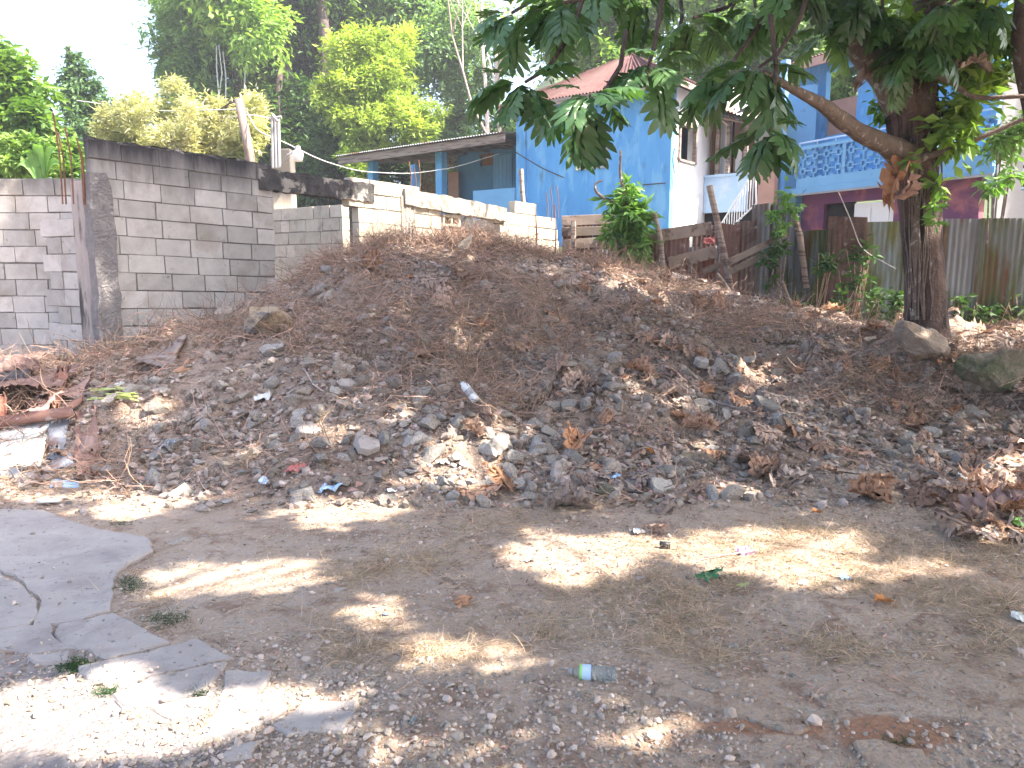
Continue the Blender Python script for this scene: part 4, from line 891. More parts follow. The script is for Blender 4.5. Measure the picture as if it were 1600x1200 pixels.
# ------------------------------------------------------------ breadfruit tree
rng = np.random.default_rng(11)
TB = gpt(*at(1447, 525, 8.2)[:2]); TB.z = at(1447, 525, 8.2).z
bt = thing('breadfruit_tree', 'large leaning breadfruit tree with vine-covered trunk and big lobed leaves', 'tree', TB)
def limb(pts, rad, m, name, n=12, parent=None, bump=.06, sub=5):
    P_ = [Vector(p) for p in pts]; out = []; rr = []
    for i in range(len(P_) - 1):
        for k in range(sub): out.append(P_[i].lerp(P_[i + 1], k / sub)); rr.append(rad[i] + (rad[i + 1] - rad[i]) * k / sub)
    out.append(P_[-1]); rr.append(rad[-1])
    for _ in range(4): out = [out[0]] + [(out[i - 1] + out[i] * 2 + out[i + 1]) / 4 for i in range(1, len(out) - 1)] + [out[-1]]
    mb = MB(); mb.tube(out, rr, n, bump=bump); return mb.build(name, M[m], parent, smooth=True)
limb([at(1450, 575, 8.2), at(1447, 515, 8.2), at(1444, 430, 8.2), at(1438, 330, 8.2), at(1428, 230, 8.2), at(1415, 140, 8.2)], [.27, .215, .19, .195, .215, .235], 'trunkbark', 'trunk', 18, bt, bump=.05)
limb([at(1430, 190, 8.2), at(1425, 110, 8.2), at(1440, 40, 8.4), at(1470, -60, 8.5), at(1500, -250, 8.5)], [.25, .2, .17, .15, .1], 'bark', 'trunk', 14, bt)
limb([at(1415, 170, 8.2), at(1385, 110, 8.1), at(1340, 70, 7.9), at(1290, 20, 7.7), at(1250, -60, 7.5), at(1180, -200, 7)], [.2, .175, .14, .13, .12, .1], 'limb', 'limb', 14, bt)
limb([at(1420, 250, 8.1), at(1385, 225, 7.9), at(1350, 212, 7.7), at(1310, 185, 7.4), at(1288, 165, 7.1), at(1250, 145, 6.8), at(1190, 112, 6.4)], [.16, .1, .085, .075, .06, .04, .025], 'limb', 'limb', 12, bt)
limb([at(1435, 248, 8), at(1480, 235, 7.9), at(1540, 212, 7.8), at(1600, 185, 7.7), at(1680, 150, 7.6)], [.04, .03, .026, .024, .02], 'limb', 'limb', 8, bt)
limb([at(1380, 100, 7.9), at(1440, 110, 7.8), at(1490, 130, 7.7), at(1520, 155, 7.6), at(1600, 150, 7.4)], [.03, .028, .025, .022, .02], 'limb', 'limb', 8, bt)
limb([at(1600, -20, 7.5), at(1590, 60, 7.5), at(1600, 130, 7.5), at(1620, 230, 7.5)], [.06, .07, .06, .05], 'bark', 'limb', 8, bt)
# visible twigs to the whorls in the frame (px, py, distance, leaf length, leaves, tone: high ones paint sunlit leaves)
WH = [(821, 128, 6.0, .56, 8, .45), (922, 150, 5.7, .52, 7, .5), (1014, 102, 6.0, .58, 8, .4), (1186, 105, 6.3, .60, 9, .5), (1204, 205, 6.1, .54, 7, .45), (1112, 118, 6.8, .5, 6, .8),
      (880, 4, 6.2, .56, 8, .4), (800, 20, 6.6, .5, 6, .4), (1084, 28, 7.2, .5, 6, .9), (1000, -12, 7.1, .5, 7, .6), (1180, 10, 7.2, .52, 7, .75), (1290, 50, 7.5, .45, 6, .9), (1380, 25, 7.4, .56, 8, .35), (1450, 62, 7.4, .56, 8, .35),
      (1540, 6, 7.4, .52, 8, .5), (1330, -12, 7.2, .56, 8, .45), (940, -28, 7, .56, 7, .5), (1240, -30, 7, .56, 8, .5), (1480, 8, 7.2, .5, 7, .45), (1570, 60, 7.8, .45, 7, .75), (1130, 40, 7.6, .45, 6, .9), (1420, 110, 7.6, .4, 6, .5), (1520, 70, 7.8, .42, 7, .7), (1050, 80, 7.4, .42, 6, .95)]
ws = []; tw = MB()
for (px, py, Y, L_, n, tn) in WH:
    c = at(px, py, Y); dn = max(5, n - 1); w1 = whorl(c, dn, L_ * .84, rng, (-.95, .0), None, tn); w2 = whorl(c, 2, L_ * .65, rng, (0, .6), None, min(1, tn + .35)); ws += [w1, w2]
    s = at(px + random.uniform(-30, 160), py - random.uniform(100, 200), Y + random.uniform(.3, 1.2)); tw.tube([s, s.lerp(c, .35) + Vector((.05, 0, -.10)), s.lerp(c, .7) + Vector((.02, 0, -.12)), c], [.022, .019, .016, .013], 6)
P_, A_, U_, Sz, T_ = collect(ws)
place_leaves(P_, A_, U_, Sz, T_, 'foliage', 'bf', bt, rng, BFF)
tw.build('twig', M['bark'], bt)

# -------- crowns above the frame; gaps are left where the photo shows sun on the ground
LIT = []   # (world point, radius)
def lit_px(px, py, rx, ry, step=9, f=None, r=.17):
    y = py - ry
    while y <= py + ry:
        x = px - rx
        while x <= px + rx:
            if ((x - px) / rx) ** 2 + ((y - py) / max(ry, 1)) ** 2 <= 1:
                q = f(x, y) if f else gat(x, y); LIT.append((q, .085 + .012 * q.y))
            x += step * 1.6
        y += step
for e in ((900, 862, 90, 24), (1010, 850, 60, 16), (1130, 850, 40, 16), (1215, 885, 75, 26), (1260, 845, 50, 14), (285, 905, 55, 24), (412, 897, 34, 18), (500, 802, 55, 14), (740, 1028, 60, 11), (190, 790, 60, 14), (680, 1180, 75, 20), (1000, 1140, 60, 22), (130, 1060, 24, 7),
          (470, 1075, 24, 7), (395, 1120, 45, 12), (290, 1112, 16, 6), (50, 1110, 50, 16), (200, 1155, 50, 10), (1440, 765, 40, 10), (1540, 770, 60, 22), (1590, 720, 30, 10), (1150, 765, 40, 6), (720, 700, 50, 20), (690, 745, 30, 16), (760, 670, 40, 8), (860, 800, 60, 8),
          (600, 625, 50, 12), (600, 500, 20, 6), (990, 605, 14, 10), (480, 560, 14, 4), (540, 660, 16, 5), (330, 620, 12, 4), (850, 560, 14, 4), (930, 520, 14, 4), (1130, 560, 14, 4), (1230, 600, 14, 4), (1320, 640, 16, 4), (1420, 640, 12, 4), (1080, 690, 18, 5), (960, 700, 14, 4), (560, 470, 16, 4), (820, 470, 14, 4), (1220, 510, 20, 4), (430, 690, 14, 4), (640, 540, 12, 4), (880, 900, 16, 5), (1480, 900, 24, 6), (560, 960, 18, 5), (1000, 440, 50, 10), (1120, 450, 50, 8), (730, 520, 22, 5), (680, 385, 60, 10), (220, 650, 12, 8), (1040, 630, 14, 8)):
    lit_px(*e, r=.13)
for px in range(575, 900, 22):
    for py in range(300 + int((px - 575) * .1), 420, 22):
        u, z = WF.at(px, py); LIT.append((WF.p(u, 0, z), .30))
for z in (1.7, 2.3): LIT.append((LF.p(2.2, 0, z), .2)); LIT.append((LF.p(2.9, 0, z + .2), .15))
LT = np.array([tuple(p) for p, r in LIT]); LR = np.array([r for p, r in LIT]); SV = np.array(SUN)
def sun_ok(P, extra=.10):
    keep = np.ones(len(P), bool)
    for t, r in zip(LT, LR):
        w = P - t; d = np.linalg.norm(np.cross(w, SV), axis=1); keep &= ~((d < r + extra) & (w @ SV > .3))
    return keep
def crown(root, boxes, trunk_top, name='crown', m='bf', L_=.5, seed=0, nl=8):
    rg = np.random.default_rng(seed); ws = []; hubs = []
    for (x0, x1, y0, y1, z0, z1, n) in boxes:
        for _ in range(n):
            c = np.array([rg.uniform(x0, x1), rg.uniform(y0, y1), rg.uniform(z0, z1)])
            if c[2] < 1.6 + max(0, c[1]) * .36 + .75 and c[1] > 0 and abs(c[0]) < .8 * c[1] + 1: continue
            hubs.append(c); ws.append(whorl(c, nl, L_, rg, (-.8, .5), None, .5))
    P_, A_, U_, Sz, T_ = collect(ws); An = A_ / np.linalg.norm(A_, axis=1, keepdims=True); cen = P_ + An * (Sz * .45)[:, None]
    k = sun_ok(cen); place_leaves(P_[k], A_[k], U_[k], Sz[k], T_[k], name, m, root, rg)
    hubs = np.array(hubs); cent = hubs[rg.choice(len(hubs), min(14, len(hubs)), False)]; mb = MB(); tt = Vector(trunk_top)
    for c in cent:
        if not sun_ok(np.array([tuple(tt.lerp(Vector(c), .5 + q * .125) + Vector((0, 0, .4 * (1 - q * .25)))) for q in range(5)]), .02).all(): continue
        mb.tube([tt, tt.lerp(Vector(c), .5) + Vector((0, 0, .4)), Vector(c)], [.08, .05, .03], 6)
    kk = sun_ok(hubs, .0)
    for h, o in zip(hubs, kk):
        if not o: continue
        c = cent[np.argmin(((cent - h) ** 2).sum(1))]; mb.tube([Vector(c), Vector(h)], [.025, .012], 4)
    mb.build('branch', M['limb'], root)
crown(bt, [(-1.5, 4, 7, 10.4, 6.2, 9.2, 190), (3.5, 9.5, 6.5, 11.5, 5.8, 9.0, 200), (1, 6, 4, 7.5, 5.2, 8.6, 190)], at(1490, -200, 8.5), seed=3)
t2 = thing('shade_tree', 'second broad-leaved tree standing outside the photo to the right, shading the yard', 'tree', gpt(9.5, 3))
mb = MB(); mb.tube([gpt(9.5, 3) - Vector((0, 0, .3)), Vector((9.4, 3, 3)), Vector((9.0, 3, 6))], [.35, .26, .2], 12, bump=.05); mb.build('trunk', M['trunkbark'], t2)
crown(t2, [(4.5, 12, -1, 6.5, 5.0, 8.4, 430), (-.5, 6, -1.5, 3.8, 3.9, 7.2, 400), (1.0, 6, -.5, 2.4, 4.0, 6.6, 130)], (9.0, 3, 6), seed=4)
t3 = thing('shade_tree', 'third broad-leaved tree standing behind the camera, shading the near ground', 'tree', gpt(3, -5))
mb = MB(); mb.tube([gpt(3, -5) - Vector((0, 0, .3)), Vector((3.2, -4.9, 3)), Vector((3, -4, 5.6))], [.3, .22, .18], 12, bump=.05); mb.build('trunk', M['trunkbark'], t3)
crown(t3, [(-.5, 7, -5, -.5, 4.2, 7.4, 260)], (3, -4, 5.6), seed=5)

# small climbing vines and small-leaved foliage on the trunk side
def strands(P, D, L_, w, rng, curl=.5, seg=5, follow=True, lift=.015, grav=0):
    n = len(P); pts = [P.copy()]; d = D / np.linalg.norm(D, axis=1, keepdims=True)
    for k in range(seg):
        d = d + rng.normal(size=(n, 3)) * curl; d[:, 2] -= grav; d /= np.linalg.norm(d, axis=1, keepdims=True); q = pts[-1] + d * (L_ / seg)[:, None]
        if follow: h = H(q[:, 0], q[:, 1]); q[:, 2] = np.clip(q[:, 2], h + lift * .3, None)
        pts.append(q)
    pts = np.stack(pts, 1); sd = rng.normal(size=(n, 3)); sd -= d * (sd * d).sum(1, keepdims=True); sd /= np.linalg.norm(sd, axis=1, keepdims=True)
    wd = np.linspace(1, .35, seg + 1)[None, :, None] * (w * rng.uniform(.6, 1.4, n))[:, None, None]; a = pts + sd[:, None, :] * wd; b = pts - sd[:, None, :] * wd
    V_ = np.stack([a, b], 2).reshape(n, -1, 3); m_ = (seg + 1) * 2; f0 = np.array([(2 * k, 2 * k + 1, 2 * k + 3, 2 * k + 2) for k in range(seg)]); F_ = (f0[None] + (np.arange(n) * m_)[:, None, None]).reshape(-1, 4)
    return V_.reshape(-1, 3), F_, np.repeat(rng.random(n), seg)
def trunk_vines():
    rg = random.Random(3); mb = MB()
    for i in range(26):
        px0 = rg.uniform(1415, 1475); pts = []; px = px0
        for k in range(9):
            f = k / 8; py = 500 - f * rg.uniform(250, 300); px += rg.uniform(-5, 5); px = min(1472, max(1412, px)); cx_ = 1447 - (515 - py) * .068; off = (px - cx_) / 1200 * 8.2; rad = .205; y = 8.2 - math.sqrt(max(.0004, rad ** 2 - off ** 2)) - .01; pts.append(at(px, py, y))
        mb.tube(pts, rg.uniform(.004, .010), 4)
    mb.build('climbing_stem', M['limb'], bt)
trunk_vines()
def spray(name, label, cat, specs, m, root=None, size=.1, asp=.45, stem=True, group=None, part='foliage'):
    """specs: (px,py,Y,rpx,n)"""
    rg = np.random.default_rng(len(label) + 3); p0 = at(*specs[0][:3]); r = root or thing(name, label, cat, gpt(p0.x, p0.y), group)
    cl = []; n = 0
    for (px, py, Y, rp, k) in specs: cl.append(pxclump(px, py, Y, rp, None, .5)); n += k
    V_, F_, T_ = leaf_cloud(cl, n, size, rg, asp, .5, .6, .2); npmesh(part, V_, F_, M[m], r, tone=T_)
    if stem and root is None:
        mb = MB(); 
        for c in cl: mb.tube([gpt(p0.x, p0.y), Vector(c[:3])], [.02, .01], 5)
        mb.build('stem', M['limb'], r)
    return r
spray('', '', '', [(1480, 215, 7.9, 34, 190), (1465, 290, 8.0, 14, 40), (1500, 170, 8, 40, 240), (1440, 90, 8, 26, 120), (1400, 50, 7.9, 40, 200), (1490, 90, 8, 40, 240), (1540, 40, 8, 50, 300), (1545, 110, 8.2, 34, 150)], 'lf_mid', bt, .17, .5)
spray('', '', '', [(1462, 345, 7.85, 7, 16), (1460, 320, 7.85, 8, 20), ], 'brightleaf', bt, .11, .5, part='climber')
spray('', '', '', [(1378, 168, 8.3, 20, 90)], 'brightleaf', bt, .11, .5, part='sprig')
spray('', '', '', [(1420, 250, 7.8, 14, 25)], 'brightleaf', bt, .11, .5, part='sprig')
spray('bushy_sapling', 'glossy green sapling growing up in front of the blue house', 'sapling', [(980, 345, 13.0, 32, 420), (975, 310, 13.0, 24, 260), (985, 385, 13.0, 28, 220), (960, 370, 13, 18, 120), (1000, 340, 13, 22, 160), (985, 290, 13, 12, 60)], 'brightleaf', None, .22, .32)
spray('leafy_shrub', 'bright yellow-green shrub sprouting at the corner of the mossy tin fence', 'shrub', [(1225, 305, 12, 13, 80), (1238, 325, 12, 15, 80), (1212, 338, 12, 14, 70), (1220, 358, 12, 13, 50)], 'brightleaf', None, .11, .4)
spray('climbing_plant', 'dark leafy climber scrambling over the slanting planks', 'climber', [(1200, 405, 12, 14, 60), (1215, 385, 12.0, 16, 70), (1205, 440, 12, 12, 40)], 'weed', None, .12, .5)
spray('leafy_shrub', 'leafy shrub hanging beside the grey building at the right edge', 'shrub', [(1565, 230, 11.5, 26, 200), (1590, 200, 11, 26, 160), (1545, 290, 10.8, 16, 80), (1575, 270, 11, 16, 70), (1560, 215, 11, 18, 90)], 'brightleaf', None, .15, .45)
WL = ['weeds low on the fence left of the rusty sheet', 'weed spray in front of the rusty fence sheet', 'bushy weeds right of the rusty fence sheet', 'low weeds touching the left side of the tree trunk base', 'high thin weeds on the fence left of the rusty sheet', 'topmost weed spray on the rusty fence sheet', 'weeds beside the tree trunk at mid fence height',
      'sparse weeds at the left end of the mossy fence', 'weed tuft second from the left end of the mossy fence', 'tiny weed under the slanting planks', 'weeds just right of the tree trunk', 'dense weeds behind the mossy boulder', 'weeds above the right part of the mossy boulder', 'weeds at the right edge under the tin fence', 'low weeds between the trunk and the mossy boulder', 'lowest weeds in front of the fence left of the trunk base']
def weeds(label, spots, Yv, size, m='weed', n=90, name='weed_clump'):
    for wi_, (px, py, r) in enumerate(spots):
        p = at(px, py, Yv); rg = np.random.default_rng(int(px)); root = thing(name, WL[wi_], 'weeds', gpt(p.x, Yv), 'weeds along the foot of the mossy tin fence')
        V_, F_, T_ = leaf_cloud([pxclump(px, py, Yv, r, None, .5), pxclump(px, py + r * .5, Yv, r * .9, r * .5, .4)], n, size, rg, .4, .1, .7, .1); npmesh('foliage', V_, F_, M[m], root, tone=T_)
        mb = MB()
        for i in range(6): mb.tube([gpt(p.x + random.uniform(-.1, .1), Yv), p + Vector((random.uniform(-1, 1) * r / F * Yv, random.uniform(-.1, .1), random.uniform(-.3, 1) * r / F * Yv))], .006, 4)
        mb.build('stem', M['vine'], root)
weeds('green broad-leaved weeds growing against the mossy tin fence', [(1310, 470, 22), (1335, 430, 24), (1360, 470, 28), (1385, 500, 20), (1290, 410, 18), (1345, 395, 22), (1400, 470, 18), (1240, 480, 10), (1265, 490, 10), (1218, 480, 10), (1500, 470, 14), (1530, 490, 20), (1560, 485, 20), (1590, 480, 20), (1520, 510, 16), (1370, 520, 14)], 10.9, .12)
def dead_stems():
    for (pts, Y, lab) in (([(985, 350), (975, 300), (968, 270), (970, 235)], 12.9, 'curved bare grey stem rising out of the glossy sapling'), ([(978, 320), (950, 315), (930, 300), (930, 285), (942, 282)], 12.9, 'hooked bare grey stem curling left out of the glossy sapling'), ([(1243, 495), (1232, 470), (1222, 440)], 10.6, 'short bare stick leaning against the mossy tin fence'), ([(1148, 470), (1130, 440), (1120, 428)], 11.6, 'forked bare stick standing on the mound near the leaning post')):
        o = limb([at(x, y, Y) for x, y in pts], [.035, .03, .025, .018, .012][:len(pts)], 'limb', 'dead_twig', 6); tag(o, lab, 'stem')
    # dry curled leaves still on the tree
    for (a, b, c, Y, tone_) in (((1440, 245), (1395, 280), (1350, 300), 7.8, 'dryleaf'), ((1400, 105), (1345, 95), (1320, 100), 7.7, 'dryleaf'), ((1490, 110), (1530, 75), (1560, 60), 7.6, 'dryleaf'), ((1425, 265), (1425, 300), (1420, 330), 7.7, 'drylitter')):
        P0_ = at(*a, Y); P1_ = at(*c, Y); pr, fq, ve = bf_fine(seed=int(a[0]), bend=.9, fold=.7, curl=-.4, ruf=.06, slim=.7); L_ = (P1_ - P0_).length; Rm_ = rot_to(np.array([tuple(P1_ - P0_)]), np.array([(0.1, -.4, 1.)]))[0]
        V_ = np.array(P0_) + (Rm_ @ (pr * L_).T).T; npmesh('withered_leaf', V_, tri_ify(fq), M[tone_], bt, tone=np.full(len(tri_ify(fq)), .7), ptattr={'vein': ve}, smooth=True)
dead_stems()

# ------------------------------------------------------------ concrete slabs
def slab_poly(mb, pts, th=.03, z=.012, jit=.012, grow=1.0):
    P_ = [gat(*p) for p in pts]; out = []; ctr = sum(P_, Vector()) / len(P_); P_ = [ctr + (p - ctr) * grow for p in P_]
    for i, p in enumerate(P_):
        q = P_[(i + 1) % len(P_)]; n = max(2, int((q - p).length / .06))
        for k in range(n):
            r_ = p.lerp(q, k / n); out.append((r_.x + random.uniform(-jit, jit), r_.y + random.uniform(-jit, jit)))
    c = np.array(out); dl = c - c.mean(0); top = c - dl / np.linalg.norm(dl, axis=1, keepdims=True) * .008; b = len(mb.v)
    zb = H(c[:, 0], c[:, 1]); ztop = H(top[:, 0], top[:, 1]); zz = .5 * zb + .5 * zb.mean() if len(c) < 140 else zb
    n = len(c); vs = [(x, y, zb[i] - .03) for i, (x, y) in enumerate(c)] + [(x, y, zz[i] + z + th - .012 + random.uniform(-.002, .002)) for i, (x, y) in enumerate(c)] + [(x, y, zz[i] + z + th) for i, (x, y) in enumerate(top)]
    mb.add(vs, [(i, (i + 1) % n, n + (i + 1) % n, n + i) for i in range(n)] + [(n + i, n + (i + 1) % n, 2 * n + (i + 1) % n, 2 * n + i) for i in range(n)] + [tuple(range(2 * n, 3 * n))])
mb = MB()
slab_poly(mb, [(-90, 800), (20, 799), (70, 804), (135, 827), (235, 850), (241, 868), (200, 887), (182, 905), (178, 925), (172, 960), (125, 975), (70, 984), (52, 988), (62, 965), (62, 945), (38, 916), (0, 896), (-90, 880)], .014, .004)
slab_poly(mb, [(-90, 884), (0, 900), (36, 920), (58, 947), (58, 964), (48, 986), (0, 990), (-90, 990)], .014, .004)
tag(mb.build('path', M['slab']), kind='structure')
SL = [[(0, 994), (78, 980), (85, 1002), (112, 1018), (50, 1024), (0, 1018)], [(92, 984), (178, 968), (255, 1008), (160, 1033), (138, 1018), (115, 1018), (95, 1005)], [(130, 1050), (200, 1035), (300, 1010), (358, 1034), (240, 1060), (190, 1073), (150, 1073)], [(182, 1090), (240, 1066), (310, 1048), (350, 1040), (322, 1078), (240, 1108), (200, 1110)],
      [(238, 1114), (320, 1095), (315, 1118), (270, 1130)], [(350, 1056), (425, 1060), (402, 1085), (348, 1092)], [(316, 1150), (345, 1096), (440, 1090), (445, 1108), (400, 1140), (360, 1154)], [(430, 1140), (480, 1105), (550, 1105), (554, 1120), (530, 1145), (450, 1150)], [(346, 1195), (360, 1170), (400, 1170), (390, 1190)], [(45, 1030), (110, 1023), (112, 1038), (60, 1044)]]
SLL = ['thin broken slab touching the large concrete path at the left edge', 'broken slab wedged beside the big path, right above the mossy gap', 'long broken slab crossing below the mossy gap in the path', 'wide broken slab with a mossy lower edge', 'small oval sunlit slab piece below the wide slab', 'flat worn slab piece above the boot-shaped slab', 'boot-shaped slab piece half in sunlight', 'rounded slab piece standing apart at the right end of the broken path', 'small slab piece cut low beside the photo bottom', 'small slab sliver on the grey gravel at the left edge']
for s, l in zip(SL, SLL):
    mb = MB(); slab_poly(mb, s, .010, z=.003, jit=.012, grow=1.09); o = mb.build('slab_fragment', M['slab']); tag(o, l, 'slab', 'broken pieces of the concrete path')
mb = MB(); slab_poly(mb, [(1020, 1072), (1060, 1080), (1120, 1092), (1180, 1112), (1255, 1130), (1262, 1148), (1235, 1150), (1180, 1130), (1120, 1112), (1060, 1098), (1025, 1088)], .012, z=.0, jit=.022)
tag(mb.build('kerb_remnant', M['ground']), 'long worn edge of old concrete crossing the stony ground', 'concrete edge')
mb = MB(); slab_poly(mb, [(1340, 1165), (1385, 1163), (1440, 1180), (1480, 1210), (1400, 1215), (1350, 1190)], .012, z=.0, jit=.022)
tag(mb.build('kerb_remnant', M['ground']), 'curved worn concrete edge beside orange soil near the bottom right', 'concrete edge')

# ------------------------------------------------------------ stones
def rock_proto(seed, sub=2, flat=.7, chips=7):
    rg = random.Random(seed); bm = bmesh.new(); bmesh.ops.create_icosphere(bm, subdivisions=sub, radius=1)
    for _ in range(chips):
        d = Vector([rg.gauss(0, 1) for _ in range(3)]).normalized(); h = rg.uniform(.34, .72)
        for v in bm.verts:
            s = v.co.dot(d)
            if s > h: v.co -= d * (s - h) * .96
    sc = Vector((1.15, rg.uniform(.55, .95), rg.uniform(.38, flat)))
    for v in bm.verts: v.co = Vector((v.co.x * sc.x, v.co.y * sc.y, v.co.z * sc.z)) * (1 + rg.uniform(-.05, .05))
    me = bpy.data.meshes.new('stone'); bm.to_mesh(me); bm.free(); return me
RP = []
for i in range(16):
    me = rock_proto(i, 3, .75, 13); me.materials.append(M['stone']); RP.append(me)
def place_rock(p, s, name='stone', proto=None, m=None, sink=.3, rot=None):
    me = RP[proto if proto is not None else random.randrange(16)]
    if m: me = me.copy(); me.materials[0] = m
    o = bpy.data.objects.new(name, me); COL.objects.link(o); o.scale = (s, s, s) if not hasattr(s, '__len__') else s
    sz = s if not hasattr(s, '__len__') else s[2]; o.location = Vector(p) + Vector((0, 0, sz * .45 - sz * sink)); o.rotation_euler = rot or (random.uniform(-.5, .5), random.uniform(-.5, .5), random.uniform(0, 6.28)); return o
def hi(base, strength=.22, s=6, sub=1):
    for o in base: 
        md = o.modifiers.new('s', 'SUBSURF'); md.levels = md.render_levels = sub; md.subdivision_type = 'SIMPLE'; tx = bpy.data.textures.new('n', 'CLOUDS'); tx.noise_scale = .35; dm = o.modifiers.new('d', 'DISPLACE'); dm.texture = tx; dm.strength = strength; dm.mid_level = .5
def named_rock(px, py, wpx, hpx, label, proto, m='stone', name='boulder', cat='rock', dark=None, rot=(0, 0, 0), deep=.8, Y=None):
    p = gat(px, py + hpx * .35); Y_ = min(Y or 99, p.y); w = wpx / F * Y_ / 2; h = hpx / F * Y_ / 2
    o = place_rock(p, (w, w * deep, h / .48), name, proto, M[m], 0, rot); o.location = at(px, py, Y_ + .05); tag(o, label, cat); hi([o]); return o
named_rock(423, 500, 108, 76, 'rounded tan-brown boulder on the left shoulder of the mound', 5, 'boulder', deep=.9)
named_rock(1438, 543, 118, 62, 'broad slanting brown-grey boulder at the foot of the tree trunk', 2, 'boulder3', rot=(0, .45, 0), Y=7.55)
named_rock(1560, 578, 118, 66, 'large mossy dark boulder right of the tree trunk boulder', 3, 'boulder2', Y=7.2)
named_rock(384, 722, 34, 40, 'pale yellowish upright stone at the left foot of the mound', 4, 'boulder', 'stone')
named_rock(1458, 676, 46, 34, 'light pinkish-grey block stone among leaves below the tree', 5, 'stone', 'stone')
named_rock(1420, 682, 34, 24, 'small grey stone just left of the pinkish block stone', 6, 'stone', 'stone')
named_rock(945, 768, 50, 36, 'mossy brown stone at the foot of the mound', 7, 'boulder2', 'stone')
named_rock(1092, 718, 66, 28, 'yellowish undercut stone on the right lower mound', 1, 'boulder', 'stone')
named_rock(516, 517, 36, 20, 'flat light brown stone on the upper left mound', 2, 'boulder', 'stone')
named_rock(723, 388, 24, 44, 'pale grey chunk standing on the crest of the mound', 4, 'stone', 'stone', rot=(0, .3, 0))
named_rock(352, 492, 46, 56, 'leaning grey concrete chunk against the block wall', 6, 'stone', 'concrete_chunk', rot=(0, .6, 0))
named_rock(190, 605, 24, 18, 'small white stone above the green stalks', 3, 'panel', 'stone')
def chunk(px, py, w, h, label, rot, m='slab', th=.05):
    p = gat(px, py); p = at(px, py, p.y - .09); a = w / F * p.y; b = h / F * p.y * 1.6; bm = bmesh.new(); rg = random.Random(px)
    ring = [Vector((math.cos(t) * a / 2 * rg.uniform(.85, 1.2), math.sin(t) * b / 2 * rg.uniform(.85, 1.2), 0)) for t in [k * 1.0472 + rg.uniform(-.25, .25) for k in range(6)]]
    vb = [bm.verts.new(v + Vector((0, 0, -th / 2))) for v in ring]; vt = [bm.verts.new(v * .93 + Vector((0, 0, th / 2 + rg.uniform(-.006, .006)))) for v in ring]
    bm.faces.new(vb[::-1]); bm.faces.new(vt); [bm.faces.new((vb[i], vb[(i + 1) % 6], vt[(i + 1) % 6], vt[i])) for i in range(6)]
    bmesh.ops.bevel(bm, geom=bm.edges[:], offset=.004, segments=1, affect='EDGES'); me = bpy.data.meshes.new('concrete_chunk'); bm.to_mesh(me); bm.free(); me.materials.append(M[m]); o = bpy.data.objects.new('concrete_chunk', me); COL.objects.link(o); o.location = p; o.rotation_euler = rot; return tag(o, label, 'concrete chunk')
chunk(480, 672, 40, 22, 'flat wedge-shaped grey concrete piece on the lower left mound', (.5, .2, .3))
chunk(575, 695, 46, 26, 'white sunlit concrete piece at the middle foot of the mound', (.5, -.1, 1))
chunk(562, 690, 20, 22, 'small upright white piece touching the sunlit concrete piece', (.9, .2, .4))
chunk(540, 602, 38, 16, 'grey elongated concrete piece half way up the mound', (.4, .1, .2), th=.07)
chunk(1200, 632, 48, 20, 'dark grey rectangular concrete piece on the right slope', (.5, .5, -.4), 'mortar', .06)
chunk(1150, 630, 38, 30, 'dark flat slab piece left of the rectangular piece on the right slope', (.6, .3, .3), 'mortar', .05)
chunk(850, 652, 28, 18, 'light grey cube-like piece on the middle slope', (.4, .2, .3), th=.06)
chunk(888, 682, 38, 22, 'oval pale concrete piece below the cube-like piece', (.4, .3, .6), th=.06)
chunk(1095, 565, 26, 18, 'squared tan block piece on the right middle slope', (.3, .1, .1), th=.07)
chunk(870, 1000 - 260, 22, 26, 'pointed pale chunk low on the mound above the mossy stone', (.9, .3, .3), th=.06)
chunk(75, 842 - 60, 40, 10, 'flat white shard on dirt above the concrete path', (.1, .05, .3), 'panel', .015)
chunk(412, 750, 18, 12, 'small pale blue tile shard at the left foot of the mound', (.4, .1, .3), 'paleblue', .012)
chunk(1074, 612, 26, 14, 'bright white stone on the right upper slope', (.2, .1, .1), 'panel', .05)
# 300 individual rubble stones
rgm = np.random.default_rng(21); cand = []
while len(cand) < 1500:
    px = rgm.uniform(130, 1590); py = rgm.uniform(400, 790); p = gat(px, py)
    t = float(tmound(p.x, p.y))
    if p.y > 12.8 or t < -.06 or t > 1.15: continue
    w = (.6 + .5 * math.exp(-((t - .1) / .35) ** 2) + .3 * (px > 800)) * (.45 + 1.6 * max(0, .25 + float(vnoise(p.x, p.y, 1.4, 41)) + .7 * float(vnoise(p.x, p.y, 3.5, 43)))) 
    if px < 420: w *= .75
    if rgm.random() > w: continue
    s = .03 + .115 * rgm.random() ** 3; cand.append((s / p.y, s, p))
cand.sort(key=lambda c: -c[0])
for i, (_, s, p) in enumerate(cand[:285]):
    o = place_rock(p, s, sink=.35); tag(o, 'angular grey or tan rubble stone lying on the slope of the mound', 'stone', 'rubble stones scattered over the mound')
